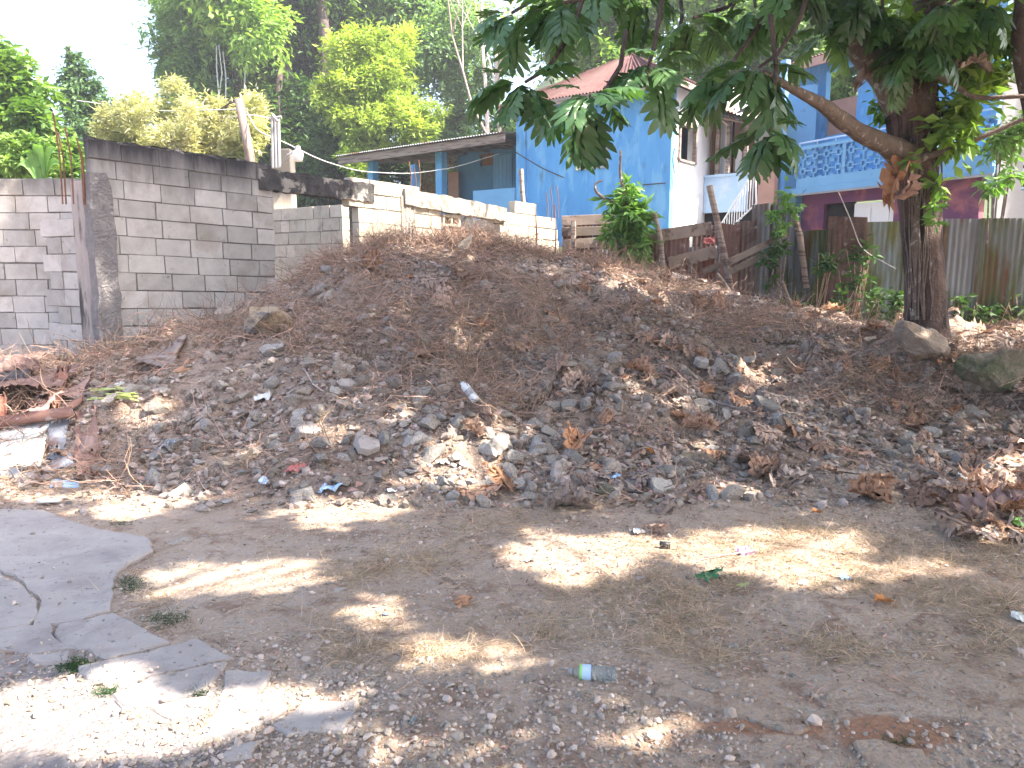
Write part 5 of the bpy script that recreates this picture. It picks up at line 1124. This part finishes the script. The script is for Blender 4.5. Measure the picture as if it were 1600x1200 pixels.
def pebbles(name, P, S_, m, rng, kind=True, flat=.6):
    n = len(P); t = (1 + 5 ** .5) / 2
    base = np.array([(-1, t, 0), (1, t, 0), (-1, -t, 0), (1, -t, 0), (0, -1, t), (0, 1, t), (0, -1, -t), (0, 1, -t), (t, 0, -1), (t, 0, 1), (-t, 0, -1), (-t, 0, 1)], float) / 1.9
    fc = np.array([(0, 11, 5), (0, 5, 1), (0, 1, 7), (0, 7, 10), (0, 10, 11), (1, 5, 9), (5, 11, 4), (11, 10, 2), (10, 7, 6), (7, 1, 8), (3, 9, 4), (3, 4, 2), (3, 2, 6), (3, 6, 8), (3, 8, 9), (4, 9, 5), (2, 4, 11), (6, 2, 10), (8, 6, 7), (9, 8, 1)])
    Vb = base[None] * (1 + rng.uniform(-.3, .3, (n, 12, 1))); Vb = Vb * np.stack([np.ones(n), rng.uniform(.55, 1, n), rng.uniform(.35, flat + .2, n)], 1)[:, None, :]
    Rm = rot_to(rng.normal(size=(n, 3)) * [1, 1, .35], rng.normal(size=(n, 3)) * .4 + [0, 0, 1]); V_ = np.einsum('nij,nkj->nki', Rm, Vb) * S_[:, None, None] + P[:, None, :]
    o = npmesh(name, V_.reshape(-1, 3), (fc[None] + (np.arange(n) * 12)[:, None, None]).reshape(-1, 3), M[m], tone=np.repeat(rng.random(n), 20)); return tag(o, kind='stuff')
def scatter_px(n, x0, x1, y0, y1, rng):   # points even over the ground, found through their place in view
    X = rng.uniform(x0, x1, n); Y = rng.uniform(y0, y1, n); return X, Y
# foreground gravel
n = 60000; Y = 1.9 + 4.6 * rgm.random(n) ** 1.25; X = rgm.uniform(-.78, .78, n) * Y
dens = np.clip(.30 + 1.0 * vnoise(X, Y, 1.1, 31) + .8 * vnoise(X, Y, 3.1, 33) + .45 * np.exp(-((Y - 2.5) / .55) ** 2) * (X > -1.1) * (X < 1.2), .03, 1); k = rgm.random(n) < dens; X = X[k]; Y = Y[k]; n = len(X)
s = .0028 + .0042 * rgm.random(n) ** 2 + .010 * rgm.random(n) ** 12; s *= (1 + .9 * np.exp(-((Y - 2.5) / .5) ** 2) * rgm.random(n)) * (.75 + .12 * Y)
slabpts = [np.array([gat(*p)[:2] for p in s_]) for s_ in SL + [[(-90, 800), (20, 799), (70, 804), (135, 827), (235, 850), (241, 868), (200, 887), (182, 905), (178, 925), (172, 960), (70, 984), (-90, 990)]]]
def inpoly(X, Y, P_):
    c = np.zeros(len(X), bool); j = len(P_) - 1
    for i in range(len(P_)):
        xi, yi = P_[i]; xj, yj = P_[j]; c ^= ((yi > Y) != (yj > Y)) & (X < (xj - xi) * (Y - yi) / (yj - yi + 1e-12) + xi); j = i
    return c
on = np.zeros(n, bool)
for P_ in slabpts: on |= inpoly(X, Y, P_)
k = ~on | (rgm.random(n) < .10); on = on[k]; X, Y, s = X[k], Y[k], s[k]
pebbles('gravel', np.stack([X, Y, H(X, Y) + s * .25 + on * .016], 1), s, 'gravel', rgm)
# rubble crumbs on the mound
n = 120000; X = rgm.uniform(-6, 8.5, n); Y = rgm.uniform(5, 12.6, n); t = tmound(X, Y); dens = np.where(t > 0, .30 + 1.7 * vnoise(X, Y, 1.4, 41) + 1.0 * vnoise(X, Y, 3.5, 43) + .5 * np.exp(-((t - .05) / .2) ** 2) + .25 * (X > 0), .25) * (t > -.15) * (t < 1.2) * (np.abs(X) < .78 * Y)
k = rgm.random(n) < dens; X, Y = X[k], Y[k]; n = len(X); s = .005 + .015 * rgm.random(n) ** 2.5 + .04 * rgm.random(n) ** 6
pebbles('rubble_crumbs', np.stack([X, Y, H(X, Y) + s * .3], 1), s, 'mgravel', rgm)

for i, (px, py, s) in enumerate(((1080, 990, .07), (825, 1062, .05), (515, 912, .05), (530, 925, .05), (1310, 925, .04), (1145, 1010, .04), (1330, 1018, .05), (1365, 1040, .05), (720, 880, .035), (560, 790, .06), (285, 845, .09), (380, 880, .04), (1000, 905, .03), (1465, 955, .04), (1100, 850, .03), (655, 1050, .04), (1240, 1060, .035), (1420, 1090, .03))):
    o = place_rock(gat(px, py), (s, s * .8, s * .45), sink=.42, rot=(0, 0, i * 1.3)); tag(o, 'flat grey stone embedded in the open dirt yard', 'stone', 'flat stones embedded in the yard')
# ------------------------------------------------------------ dry vine tangle, twigs, straw
def mound_pts(n, f):
    X = rgm.uniform(-6, 8.5, n); Y = rgm.uniform(5, 12.8, n); t = tmound(X, Y); k = (np.abs(X) < .78 * Y) & (t > -.05) & (t < 1.25) & (rgm.random(n) < f(X, Y, t)); return X[k], Y[k]
X, Y = mound_pts(120000, lambda x, y, t: np.clip(.19 + 1.3 * vnoise(x, y, .9, 51) + .9 * vnoise(x, y, 2.4, 52) + .2 * (x < -1.3) - .2 * np.exp(-(t / .15) ** 2), .02, 1))
P_ = np.stack([X, Y, H(X, Y) + rgm.uniform(.005, .12, len(X))], 1); D = rgm.normal(size=(len(X), 3)) * [1, 1, .35]; D[:, 1] -= .2
V_, F_, T_ = strands(P_, D, rgm.uniform(.14, .60, len(X)), .0034, rgm, .30, 7); tag(npmesh('dry_vines', V_, F_, M['vine'], tone=T_), kind='stuff')
# crest tangle of dry leaves and hanging vines
X = rgm.uniform(-2.6, 1.4, 5200); Y = np.interp(X, CX, CY) - rgm.random(5200) * .9; P_ = np.stack([X, Y, H(X, Y) + .02 + .12 * rgm.random(5200)], 1); D = rgm.normal(size=(5200, 3)) * [1, .6, .5]
V_, F_, T_ = strands(P_, D, rgm.uniform(.1, .4, 5200), .004, rgm, .5, 5); tag(npmesh('crest_brush', V_, F_, M['vine'], tone=T_), kind='stuff')
# leaf litter scraps
X, Y = mound_pts(30000, lambda x, y, t: np.clip(.12 + .9 * vnoise(x, y, 1.2, 61) + .35 * (x > .8) + .3 * (t > .8), .03, 1)); n = len(X)
cl_s = rgm.uniform(.02, .10, n); ax = rgm.normal(size=(n, 3)) * [1, 1, .4]; up = rgm.normal(size=(n, 3)) * .5 + [0, 0, 1]; Rm = rot_to(ax, up); base = np.array([[-.5, 0, 0], [-.1, .25, .14], [.5, .05, -.02], [.05, -.27, .16]])
V_ = np.stack([X, Y, H(X, Y) + .02], 1)[:, None] + np.einsum('nij,kj->nki', Rm, base) * cl_s[:, None, None]
tag(npmesh('leaf_litter', V_.reshape(-1, 3), np.arange(n * 4).reshape(n, 4), M['drylitter'], tone=rgm.random(n)), kind='stuff')
# flat ground litter: crumbs of leaf and straw
n = 16000; Y = 2 + 4.6 * rgm.random(n); X = rgm.uniform(-.76, .76, n) * Y; k = rgm.random(n) < np.clip(.25 + 1.2 * vnoise(X, Y, 1.3, 71) + .3 * (Y > 4.3) - .35 * (X < -1.2), .02, 1)
for P__ in slabpts: k &= ~inpoly(X, Y, P__)
X, Y = X[k], Y[k]; n = len(X); cl_s = rgm.uniform(.008, .035, n); Rm = rot_to(rgm.normal(size=(n, 3)) * [1, 1, .15], rgm.normal(size=(n, 3)) * .3 + [0, 0, 1])
V_ = np.stack([X, Y, H(X, Y) + .006], 1)[:, None] + np.einsum('nij,kj->nki', Rm, base * [1, .8, .7]) * cl_s[:, None, None]
tag(npmesh('ground_litter', V_.reshape(-1, 3), np.arange(n * 4).reshape(n, 4), M['drylitter'], tone=rgm.random(n)), kind='stuff')
# dry grass tufts
GS = [(1140, 850, 90, 14), (1210, 880, 110, 26), (1260, 830, 60, 12), (1340, 890, 70, 24), (1390, 860, 50, 20), (1500, 870, 70, 16), (1580, 880, 50, 22), (1080, 930, 80, 24), (1020, 960, 60, 20), (900, 970, 60, 16), (860, 995, 40, 10), (1540, 950, 50, 20), (940, 920, 80, 20), (1060, 1000, 60, 22), (650, 870, 90, 26), (560, 900, 60, 20), (560, 990, 50, 16), (700, 1020, 80, 14), (560, 1020, 50, 14), (880, 790, 90, 14), (1550, 1010, 50, 14), (1200, 820, 60, 10), (1340, 1020, 60, 14), (240, 930, 20, 10), (1100, 1030, 50, 10), (760, 820, 80, 14), (1440, 930, 60, 20), (1270, 1010, 40, 10)]
Pg = []; 
for (px, py, rx, ry) in GS:
    for _ in range(int(rx * ry * .02) + 3):
        q = gat(px + rgm.normal() * rx * .7, py + rgm.normal() * ry * .8); m_ = rgm.integers(6, 44)
        for _ in range(m_): Pg.append((q.x + rgm.normal() * .035, q.y + rgm.normal() * .035))
for _ in range(420):
    q = (rgm.uniform(-2.2, 3.2), rgm.uniform(3.0, 5.5))
    for _ in range(rgm.integers(3, 14)): Pg.append((q[0] + rgm.normal() * .04, q[1] + rgm.normal() * .04))
Pg = np.array(Pg); n = len(Pg); Dg = rgm.normal(size=(n, 3)) * [1, 1, .3] + [0, 0, .38]
V_, F_, T_ = strands(np.stack([Pg[:, 0], Pg[:, 1], H(Pg[:, 0], Pg[:, 1])], 1), Dg, rgm.uniform(.04, .13, n), .0013, rgm, .16, 4, grav=.16, lift=.004); tag(npmesh('dry_grass', V_, F_, M['grass'], tone=T_), kind='stuff')
# low green grass in the slab gaps
Pg = []
for (px, py, rx, ry, k) in ((118, 1045, 32, 12, 500), (205, 915, 24, 14, 300), (260, 970, 40, 12, 260), (165, 1085, 20, 6, 120), (310, 1085, 20, 8, 90), (190, 820, 20, 6, 90), (1400, 1165, 40, 8, 60)):
    for _ in range(k): q = gat(px + rgm.normal() * rx * .5, py + rgm.normal() * ry * .5); Pg.append((q.x, q.y))
Pg = np.array(Pg); n = len(Pg); V_, F_, T_ = strands(np.stack([Pg[:, 0], Pg[:, 1], H(Pg[:, 0], Pg[:, 1])], 1), rgm.normal(size=(n, 3)) * [1, 1, .3] + [0, 0, .6], rgm.uniform(.015, .045, n), .0014, rgm, .2, 3, grav=.1); tag(npmesh('green_grass', V_, F_, M['weed'], tone=T_ * .5), kind='stuff')

# ------------------------------------------------------------ fallen breadfruit leaves
DP = []
for i in range(9):
    p, f_, ve = bf_fine(seed=30 + i, bend=[.15, .5, -.25, .6, .2, -.2, .7, .3, .9][i], fold=[.15, .45, .1, -.3, .5, .25, -.4, .6, .2][i], curl=[.3, -.4, .5, .3, -.5, .4, .1, -.2, .5][i], ruf=.035, twist=[0, .5, -.3, .7, .2, -.5, .3, 0, -.6][i], slim=[1, .85, .95, .8, .9, 1, .75, .7, .85][i])
    p = p - [.5, 0, 0]; me = bpy.data.meshes.new('fallen_leaf'); me.from_pydata([tuple(v) for v in p], [], [tuple(int(a) for a in t) for t in tri_ify(f_)]); a = me.attributes.new('vein', 'FLOAT', 'POINT'); a.data.foreach_set('value', ve.astype(np.float32)); me.polygons.foreach_set('use_smooth', [True] * len(me.polygons)); me.update(); me.materials.append(M['dryleaf'])
    DP.append(me)
def fallen(p, L_, i, rz, tilt=(0, 0), lift=.035):
    o = bpy.data.objects.new('fallen_leaf', DP[i]); COL.objects.link(o); e = .15; gx = (h1(p[0] + e, p[1]) - h1(p[0] - e, p[1])) / (2 * e); gy = (h1(p[0], p[1] + e) - h1(p[0], p[1] - e)) / (2 * e)
    nrm = Vector((-gx, -gy, 1)).normalized(); q = Vector((0, 0, 1)).rotation_difference(nrm); from mathutils import Euler
    o.rotation_mode = 'QUATERNION'; o.rotation_quaternion = q @ Euler((tilt[0], tilt[1], rz)).to_quaternion(); o.scale = (L_,) * 3; o.location = Vector((p[0], p[1], h1(p[0], p[1]) + lift)); return o
BL = [(785, 752, .42, 0, 2.0, 'wide open brown lobed leaf in front of the mound foot'), (745, 782, .34, 5, .3, 'grey-brown lobed leaf under the wide open leaf'), (890, 797, .38, 4, .1, 'tan lobed leaf lying flat at the edge of the sunlit dirt'), (870, 612, .40, 1, 3.0, 'orange-brown curled leaf on the middle slope'), (910, 640, .38, 6, .5, 'rust-brown leaf below the curled leaf on the middle slope'), (942, 650, .3, 2, 1.2, 'reddish square-looking leaf on the middle slope'), (1355, 700, .42, 3, 2.9, 'holed tan leaf at the end of the long stick'), (1340, 662, .38, 7, 1.5, 'dark brown folded leaf above the holed tan leaf'),
      (705, 945, .24, 8, 3.1, 'thin curled brown leaf lying alone on the open dirt'), (870, 502, .36, 0, .2, 'orange-brown leaf on the upper middle slope'), (893, 450, .34, 2, .9, 'rusty leaf near the mound crest'), (1225, 540, .36, 1, .4, 'upright reddish leaf on the right slope'), (1535, 780, .42, 4, 2, 'large brown leaf on the leaf heap at the right edge'), (1560, 725, .4, 5, .8, 'pale folded leaf above the leaf heap'), (1245, 775, .2, 3, .9, 'grey shrivelled leaf on the dark dirt'), (1060, 935, .12, 6, .6, 'small crumpled pinkish leaf near the green leaf')]
for (px, py, L_, i, rz, lab) in BL: tag(fallen(gat(px, py), L_, i, rz), lab, 'leaf', 'dry leaves lying on the ground')
cnt = 0
while cnt < 250:
    px = rgm.uniform(560, 1640); py = rgm.uniform(405, 860); p = gat(px, py); t = float(tmound(p.x, p.y)); w = .22 + .5 * (px > 900) + .5 * (px > 1250) + .3 * (px > 1450) - .2 * (t < .1) * (px < 1300)
    if py > 790 and px < 1480: w = .02
    if p.y > 12.6 or rgm.random() > w: continue
    tag(fallen(p, rgm.uniform(.16, .40), int(rgm.integers(0, 9)), rgm.uniform(0, 6.28), (rgm.normal() * .2, rgm.normal() * .2), .065), 'dry brown curled lobed leaf lying among the rubble', 'leaf', 'dry leaves lying among the rubble'); cnt += 1
# the heap of leaves at the right edge
for k in range(34):
    px = rgm.uniform(1440, 1640); py = rgm.uniform(742, 835); p = gat(px, py); tag(fallen(p, rgm.uniform(.16, .34), int(rgm.integers(0, 9)), rgm.uniform(0, 6.28), (rgm.normal() * .3, rgm.normal() * .3), rgm.uniform(.03, .13)), 'dry tan leaf heaped at the right edge of the yard', 'leaf', 'dry leaves heaped at the right edge')
for (px, py, L_, m, lab, rz) in ((1378, 950, .13, 'orange', 'narrow bright orange leaf on the open dirt', .5), (1105, 913, .17, 'greenleaf', 'fresh green leaf lying on the dry grass', .3), (640, 438, .12, 'orange', 'small yellow-orange leaf high on the mound', 0), (1013, 716, .12, 'orange', 'yellow leaf stalk low on the mound', 2.3), (1275, 808, .11, 'orange', 'small orange leaf beside the sunlit straw', .6), (1160, 925, .07, 'sprout', 'tiny yellow leaf right of the green leaf', 0)):
    me = DP[7 if m == 'orange' else 5].copy(); me.materials[0] = M[m]; o = fallen(gat(px, py), L_, 0, rz); o.data = me; tag(o, lab, 'leaf')

# ------------------------------------------------------------ litter and scrap
def crumple(px, py, w, m, label, cat='litter', name='litter_scrap', seed=0, flat=.4, lift=.0):
    p = gat(px, py); s = w / F * p.y / 2; bm = bmesh.new(); bmesh.ops.create_grid(bm, x_segments=7, y_segments=6, size=1); rg = random.Random(seed + int(px))
    for v in bm.verts:
        v.co.x += rg.uniform(-.12, .12); v.co.y = v.co.y * .75 + rg.uniform(-.12, .12); v.co.z = rg.uniform(0, flat) + .3 * flat * math.sin(v.co.x * 4 + v.co.y * 3)
    me = bpy.data.meshes.new(name); bm.to_mesh(me); bm.free(); me.materials.append(M[m]); o = bpy.data.objects.new(name, me); COL.objects.link(o); md = o.modifiers.new('t', 'SOLIDIFY'); md.thickness = .02
    o.scale = (s, s, s * 1.1); o.location = p + Vector((0, 0, .008 + lift)); o.rotation_euler = (rg.uniform(-.1, .5), rg.uniform(-.2, .2), rg.uniform(0, 6.28)); return tag(o, label, cat)
for a in ((672, 437, 24, 'panel', 'white crumpled scrap just below the mound crest'), (683, 650, 22, 'magenta', 'magenta and white wrapper on the middle slope'), (462, 740, 34, 'red', 'red wrapper at the foot of the mound'), (410, 626, 34, 'panel', 'torn white plastic on the left slope'), (268, 706, 36, 'paleblue', 'crumpled bluish plastic at the left foot of the mound'), (995, 834, 24, 'plastic', 'white scrap in the sunlit dirt patch'), (960, 746, 18, 'paleblue', 'small blue and white wrapper near the mound foot'), (1163, 868, 26, 'magenta', 'pale pink wrapper in the dry straw'),
          (830, 880, 18, 'plastic', 'small white scrap left of the sunlit dirt patch'), (1255, 915, 14, 'plastic', 'white scrap below the sunlit straw'), (1318, 905, 18, 'paleblue', 'pale bluish scrap right of the sunlit straw'), (1520, 775 + 20, 30, 'paleblue', 'bluish plastic in the right leaf heap'), (1590, 822, 34, 'limelabel', 'green and white wrapper at the right edge'), (1545, 842, 34, 'panel', 'white shiny wrapper below the rag heap'), (1590, 968, 26, 'panel', 'white scrap at the right edge of the open dirt'), (1000, 424, 30, 'panel', 'sunlit white scrap on the mound crest below the board fence'),
          (1108, 378, 18, 'red', 'red and white rag hanging on the board fence'), (645, 1132, 22, 'clear', 'clear crushed plastic lid on the gravel'), (515, 768, 36, 'paleblue', 'flattened pale tin at the foot of the mound'), (1300, 720, 22, 'panel', 'white stone-like scrap on the dark dirt'), (610, 770, 18, 'plastic', 'white paper shred at the foot of the mound'), (690, 725, 24, 'panel', 'white paper in the sunlit brush'), (1520, 752, 40, 'panel', 'pale sunlit crumpled paper beside the right leaf heap'), (1045, 1040 - 300, 16, 'panel', 'tiny white flake on the lower right mound'), (80, 625 - 40, 26, 'blueplastic', 'bright blue plastic shred on the scrap pile')):
    crumple(*a)
for a in ((1530, 812, 60, 'cloth', 'dusty brown rag bundle at the right edge'), (1580, 800, 60, 'cloth', 'brown folded rag behind the green wrapper')): crumple(*a, cat='rag', name='rag', flat=1.0)
o = bpy.data.objects['rag']
# the scrap on the fence hangs higher
for o in bpy.data.objects:
    if o.get('label', '').startswith('red and white rag'): o.location = at(1108, 376, 12.6); o.rotation_euler = (1.4, 0, 0); o.scale = (.09, .07, .05); o.name = 'hanging_rag'; o['category'] = 'rag'
def lathe(prof, p, axis, m, name, parent=None, n=20, t=.5, smooth=True):
    """prof: (x along axis, radius)"""
    a = Vector(axis).normalized(); r0 = a.cross(Vector((0, 0, 1))).normalized(); r1 = a.cross(r0); vs = []; fs = []
    for (x, r) in prof:
        for k in range(n): th = 2 * math.pi * k / n; vs.append(Vector(p) + a * x + (r0 * math.cos(th) + r1 * math.sin(th)) * r)
    for i in range(len(prof) - 1):
        for k in range(n): fs.append((i * n + k, i * n + (k + 1) % n, (i + 1) * n + (k + 1) % n, (i + 1) * n + k))
    mb = MB(); mb.add(vs, fs); return mb.build(name, m, parent, smooth=smooth)
b = gat(962, 1066); b2 = gat(896, 1058); L_ = (b2 - b).length; ax = (b2 - b); ax.z = 0; ax.normalize(); p = b + Vector((0, 0, .028))
root = thing('plastic_bottle', 'clear empty plastic bottle with blue and green label on the gravel', 'bottle', b); k = L_ / .19
lathe([(0, .004), (.001, .022), (.008, .028), (.03, .03), (.035, .027), (.045, .03), (.06, .027), (.07, .03), (.085, .027), (.1, .03), (.125, .029), (.15, .02), (.165, .012), (.178, .011)], p, ax, M['clear'], 'body', root)
lathe([(.098, .0308), (.132, .0305)], p, ax, M['paleblue'], 'label', root); lathe([(.1325, .0306), (.142, .0285)], p, ax, M['limelabel'], 'label', root); lathe([(.172, 0), (.172, .0135), (.188, .0135), (.188, 0)], p, ax, M['greypipe'], 'cap', root)
a = gat(745, 626); p = at(744, 626, a.y - .14); e = at(722, 598, a.y - .06); ax = e - p; root = thing('white_can', 'white spray-can shaped container lying in the dry vines', 'can', a); Ls = ax.length
lathe([(0, 0), (0, .033), (.01, .036), (Ls * .8, .036), (Ls * .88, .028), (Ls * .9, .02), (Ls, .02), (Ls, 0)], p, ax, M['plastic'], 'body', root); lathe([(Ls * .3, .0365), (Ls * .6, .0365)], p, ax, M['greypaint'], 'label', root)
o = lathe([(0, 0), (0, .02), (.06, .02), (.06, .015), (.01, .015)], gat(1047, 858) + Vector((0, 0, .02)), (-1, .2, 0), M['black'], 'pipe_stub'); tag(o, 'short black pipe stub at the tip of the sunlit dirt', 'pipe')
o = lathe([(0, 0), (0, .008), (.03, .008), (.03, 0)], gat(597, 965) + Vector((0, 0, .01)), (1, .1, 0), M['blueplastic'], 'bottle_cap'); tag(o, 'tiny blue plastic piece on the open dirt', 'cap')
def stick(pts, r, label, m='wood'):
    P_ = [gat(*p) + Vector((0, 0, r + .015)) for p in pts]; mb = MB(); mb.tube(P_, [r * (1 - .1 * i) for i in range(len(P_))], 7, bump=.12); tag(mb.build('stick', M[m], smooth=True), label, 'stick')
stick([(1100, 632), (1160, 648), (1240, 672), (1322, 692)], .016, 'long straight grey stick across the right foot of the mound')
stick([(978, 776), (1030, 780), (1080, 792)], .008, 'thin dark stick on the dirt beside the mossy stone', 'bark')
stick([(475, 582), (490, 610), (540, 640)], .008, 'thin pale twig bent on the left slope', 'pole')
stick([(1185, 866), (1100, 880), (1070, 920)][:2], .004, 'thin straw-coloured twig near the straw patch', 'pole')
stick([(1490, 500), (1550, 490), (1600, 478)], .02, 'dark fallen branch behind the large boulders', 'bark')
stick([(1540, 500), (1600, 505)], .025, 'pale dead branch at the right edge behind the boulders', 'pole')
stick([(1000, 700), (1045, 722)], .010, 'short grey stick in the lower mound rubble')
stick([(30, 1000 - 230), (80, 755)], .008, 'pale twig lying before the scrap pile', 'pole')
stick([(1370, 750), (1305, 742)], .006, 'thin twig on the dark dirt below the holed leaf', 'bark')
# scattered small twigs on the open ground
X = rgm.uniform(-3, 4, 160); Y = rgm.uniform(2.2, 5.6, 160); P_ = np.stack([X, Y, H(X, Y) + .006], 1); D = rgm.normal(size=(160, 3)) * [1, 1, .02]
V_, F_, T_ = strands(P_, D, rgm.uniform(.06, .25, 160), .0022, rgm, .12, 5); tag(npmesh('twigs', V_, F_, M['vine'], tone=T_), kind='stuff')

# scrap pile at the left edge
def bentsheet(corners, m, label, name='scrap_sheet', corr=0, bend=.03, nu=40, nv=8, thick=.004, jag=.02, seed=1, cat='scrap metal'):
    a, b, c, d = [Vector(v) for v in corners]; rg = random.Random(seed); nr = (b - a).cross(d - a).normalized(); vs = []; fs = []
    for j in range(nv + 1):
        for i in range(nu + 1):
            u = i / nu; v = j / nv; p = a.lerp(b, u).lerp(d.lerp(c, u), v); p += nr * (corr * math.sin(u * (b - a).length / .076 * 2 * math.pi) + bend * math.sin(u * 4 + seed) * math.cos(v * 3 + seed))
            if j in (0, nv) or i in (0, nu): p += Vector([rg.uniform(-jag, jag) for _ in range(3)])
            vs.append(p)
    for j in range(nv):
        for i in range(nu): q = j * (nu + 1) + i; fs.append((q, q + 1, q + nu + 2, q + nu + 1))
    mb = MB(); mb.add(vs, fs); o = mb.build(name, M[m], smooth=True); md = o.modifiers.new('s', 'SOLIDIFY'); md.thickness = thick; return tag(o, label, cat)
def q4(*l): return [at(px, py, min(Y, gat(px, py).y - .05) if py < 1100 else Y) for (px, py, Y) in l]
bentsheet(q4((-80, 745, 5.75), (62, 728, 5.85), (76, 672, 6.25), (-80, 690, 6.2)), 'panel', 'white flat board leaning at the left edge of the scrap pile', 'white_board', 0, .01, 12, 4, .02, .004, 2, 'board')
bentsheet(q4((-60, 694, 6.15), (50, 682, 6.1), (98, 650, 6.35), (-60, 672, 6.5)), 'panel', 'narrow peeling white trim plank above the white board', 'trim_plank', 0, .015, 12, 2, .03, .008, 3, 'board')
bentsheet(q4((-60, 672, 6.2), (115, 648, 6.2), (112, 636, 6.3), (-60, 656, 6.3)), 'rust', 'long rusty angle iron on top of the white trim plank', 'rusty_bar', 0, .01, 12, 2, .03, .004, 4)
bentsheet(q4((-60, 660, 6.3), (15, 660, 6.3), (10, 615, 6.7), (-60, 612, 6.8)), 'rust', 'dark red rusty corrugated sheet at the left edge', corr=.012, seed=5)
bentsheet(q4((-50, 625, 6.7), (90, 600, 6.8), (128, 570, 7.6), (-40, 590, 7.8)), 'rust', 'wide rusty tin sheet lying on the scrap pile', corr=.01, bend=.06, seed=6)
bentsheet(q4((30, 655, 6.3), (70, 640, 6.3), (100, 618, 6.6), (60, 622, 6.7)), 'cloth', 'tan crumpled tin flap in the middle of the scrap pile', bend=.05, seed=7)
bentsheet(q4((-40, 600, 7.2), (48, 592, 7.2), (45, 570, 7.8), (-40, 575, 7.9)), 'black', 'charred black plank on the scrap pile', 'charred_plank', 0, .02, 12, 3, .03, .01, 8, 'board')
bentsheet(q4((72, 700, 6.0), (100, 705, 6.0), (108, 655, 6.3), (78, 655, 6.3)), 'zinc', 'dark grey tin panel standing beside the white board', seed=9, bend=.02)
bentsheet(q4((80, 712, 5.9), (125, 715, 5.9), (128, 690, 6.1), (92, 685, 6.1)), 'dryleaf', 'orange rusty crumpled sheet beside the grey tin panel', bend=.07, seed=10)
bentsheet(q4((78, 735, 5.7), (120, 730, 5.75), (112, 705, 5.95), (78, 708, 5.95)), 'zinc', 'small pale tin piece under the orange sheet', seed=11, bend=.02)
bentsheet(q4((78, 760, 5.6), (125, 760, 5.6), (122, 748, 5.75), (80, 748, 5.75)), 'paleblue', 'flat pale grey board end at the foot of the scrap pile', 'board_end', 0, .005, 6, 2, .03, .004, 12, 'board')
bentsheet(q4((120, 750, 5.65), (160, 742, 5.75), (150, 640, 6.5), (118, 640, 6.4)), 'rust', 'upright reddish sheet at the right side of the scrap pile', bend=.04, seed=13)
bentsheet(q4((-20, 752, 5.65), (35, 742, 5.7), (30, 728, 5.85), (-10, 735, 5.9)), 'zinc', 'grey slate-like piece under the white board', seed=14, bend=.02)
bentsheet(q4((28, 760, 5.6), (50, 760, 5.6), (58, 735, 5.8), (36, 735, 5.8)), 'slab', 'small grey concrete tile below the white board', 'tile', 0, .0, 6, 2, .03, .004, 15, 'tile')
bentsheet(q4((208, 568, 7.6), (262, 572, 7.6), (290, 528, 8.3), (240, 540, 8.5)), 'wood', 'curved grey plank resting against the foot of the block wall', 'plank', 0, .04, 14, 4, .03, .012, 16, 'plank')
bentsheet(q4((245, 585, 7.5), (296, 575, 7.5), (296, 560, 7.7), (248, 563, 7.7)), 'dryleaf', 'short brown plank end under the grey curved plank', 'plank', 0, .01, 8, 2, .05, .006, 17, 'plank')
bentsheet(q4((730, 410, 10.6), (765, 410, 10.6), (768, 390, 10.9), (740, 392, 10.9)), 'rust', 'rusty brown tin piece on the mound crest', seed=18, bend=.02)
bentsheet(q4((72, 630, 6.6), (92, 640, 6.6), (108, 575, 7.3), (92, 570, 7.3)), 'rust', 'narrow rusty strip standing in the scrap pile', seed=19, bend=.02)
bentsheet(q4((-60, 600, 7.4), (60, 580, 7.6), (70, 548, 8.4), (-60, 555, 8.5)), 'rust', 'dark reddish tin heap at the foot of the low block wall', corr=.008, bend=.10, seed=21)
bentsheet(q4((40, 640, 6.7), (118, 612, 6.9), (150, 590, 7.3), (70, 600, 7.3)), 'cloth', 'brown crumpled tin with a ragged edge above the grey tin panel', bend=.08, seed=22)
bentsheet(q4((60, 672, 6.2), (128, 628, 6.5), (132, 618, 6.6), (60, 660, 6.3)), 'rust', 'narrow slanting rusty strip over the white board corner', bend=.02, seed=23)
bentsheet(q4((100, 720, 5.95), (160, 712, 6.1), (158, 680, 6.35), (110, 672, 6.3)), 'rust', 'crumpled reddish sheet right of the orange sheet', bend=.08, seed=24)
def stalks():
    root = thing('green_stalks', 'bunch of yellow-green cut stalks at the left slope', 'stalks', gat(178, 625)); rg = random.Random(2)
    for i in range(22):
        p = gat(178 + rg.uniform(-24, 20), 625 + rg.uniform(-9, 9)) + Vector((0, 0, .04)); d = Vector((1, rg.uniform(-.3, .3), rg.uniform(-.2, .2))) * rg.uniform(.06, .14); mb = MB(); mb.tube([p - d, p, p + d], .007, 4); mb.build('stalk', M['sprout'], root)
stalks()

# ------------------------------------------------------------ air
hb = MB(); hb.box((0, 28, 12), (150, 96, 40)); hz = mat('haze', (1, 1, 1), (1, 1, 1), 1); nt = hz.node_tree; nt.nodes.clear(); ho = nt.nodes.new('ShaderNodeOutputMaterial'); pv = nt.nodes.new('ShaderNodeVolumePrincipled')
pv.inputs['Color'].default_value = (.93, .95, 1, 1); pv.inputs['Density'].default_value = .002; pv.inputs['Anisotropy'].default_value = .3; nt.links.new(pv.outputs[0], ho.inputs['Volume'])
tag(hb.build('haze', hz), kind='stuff')
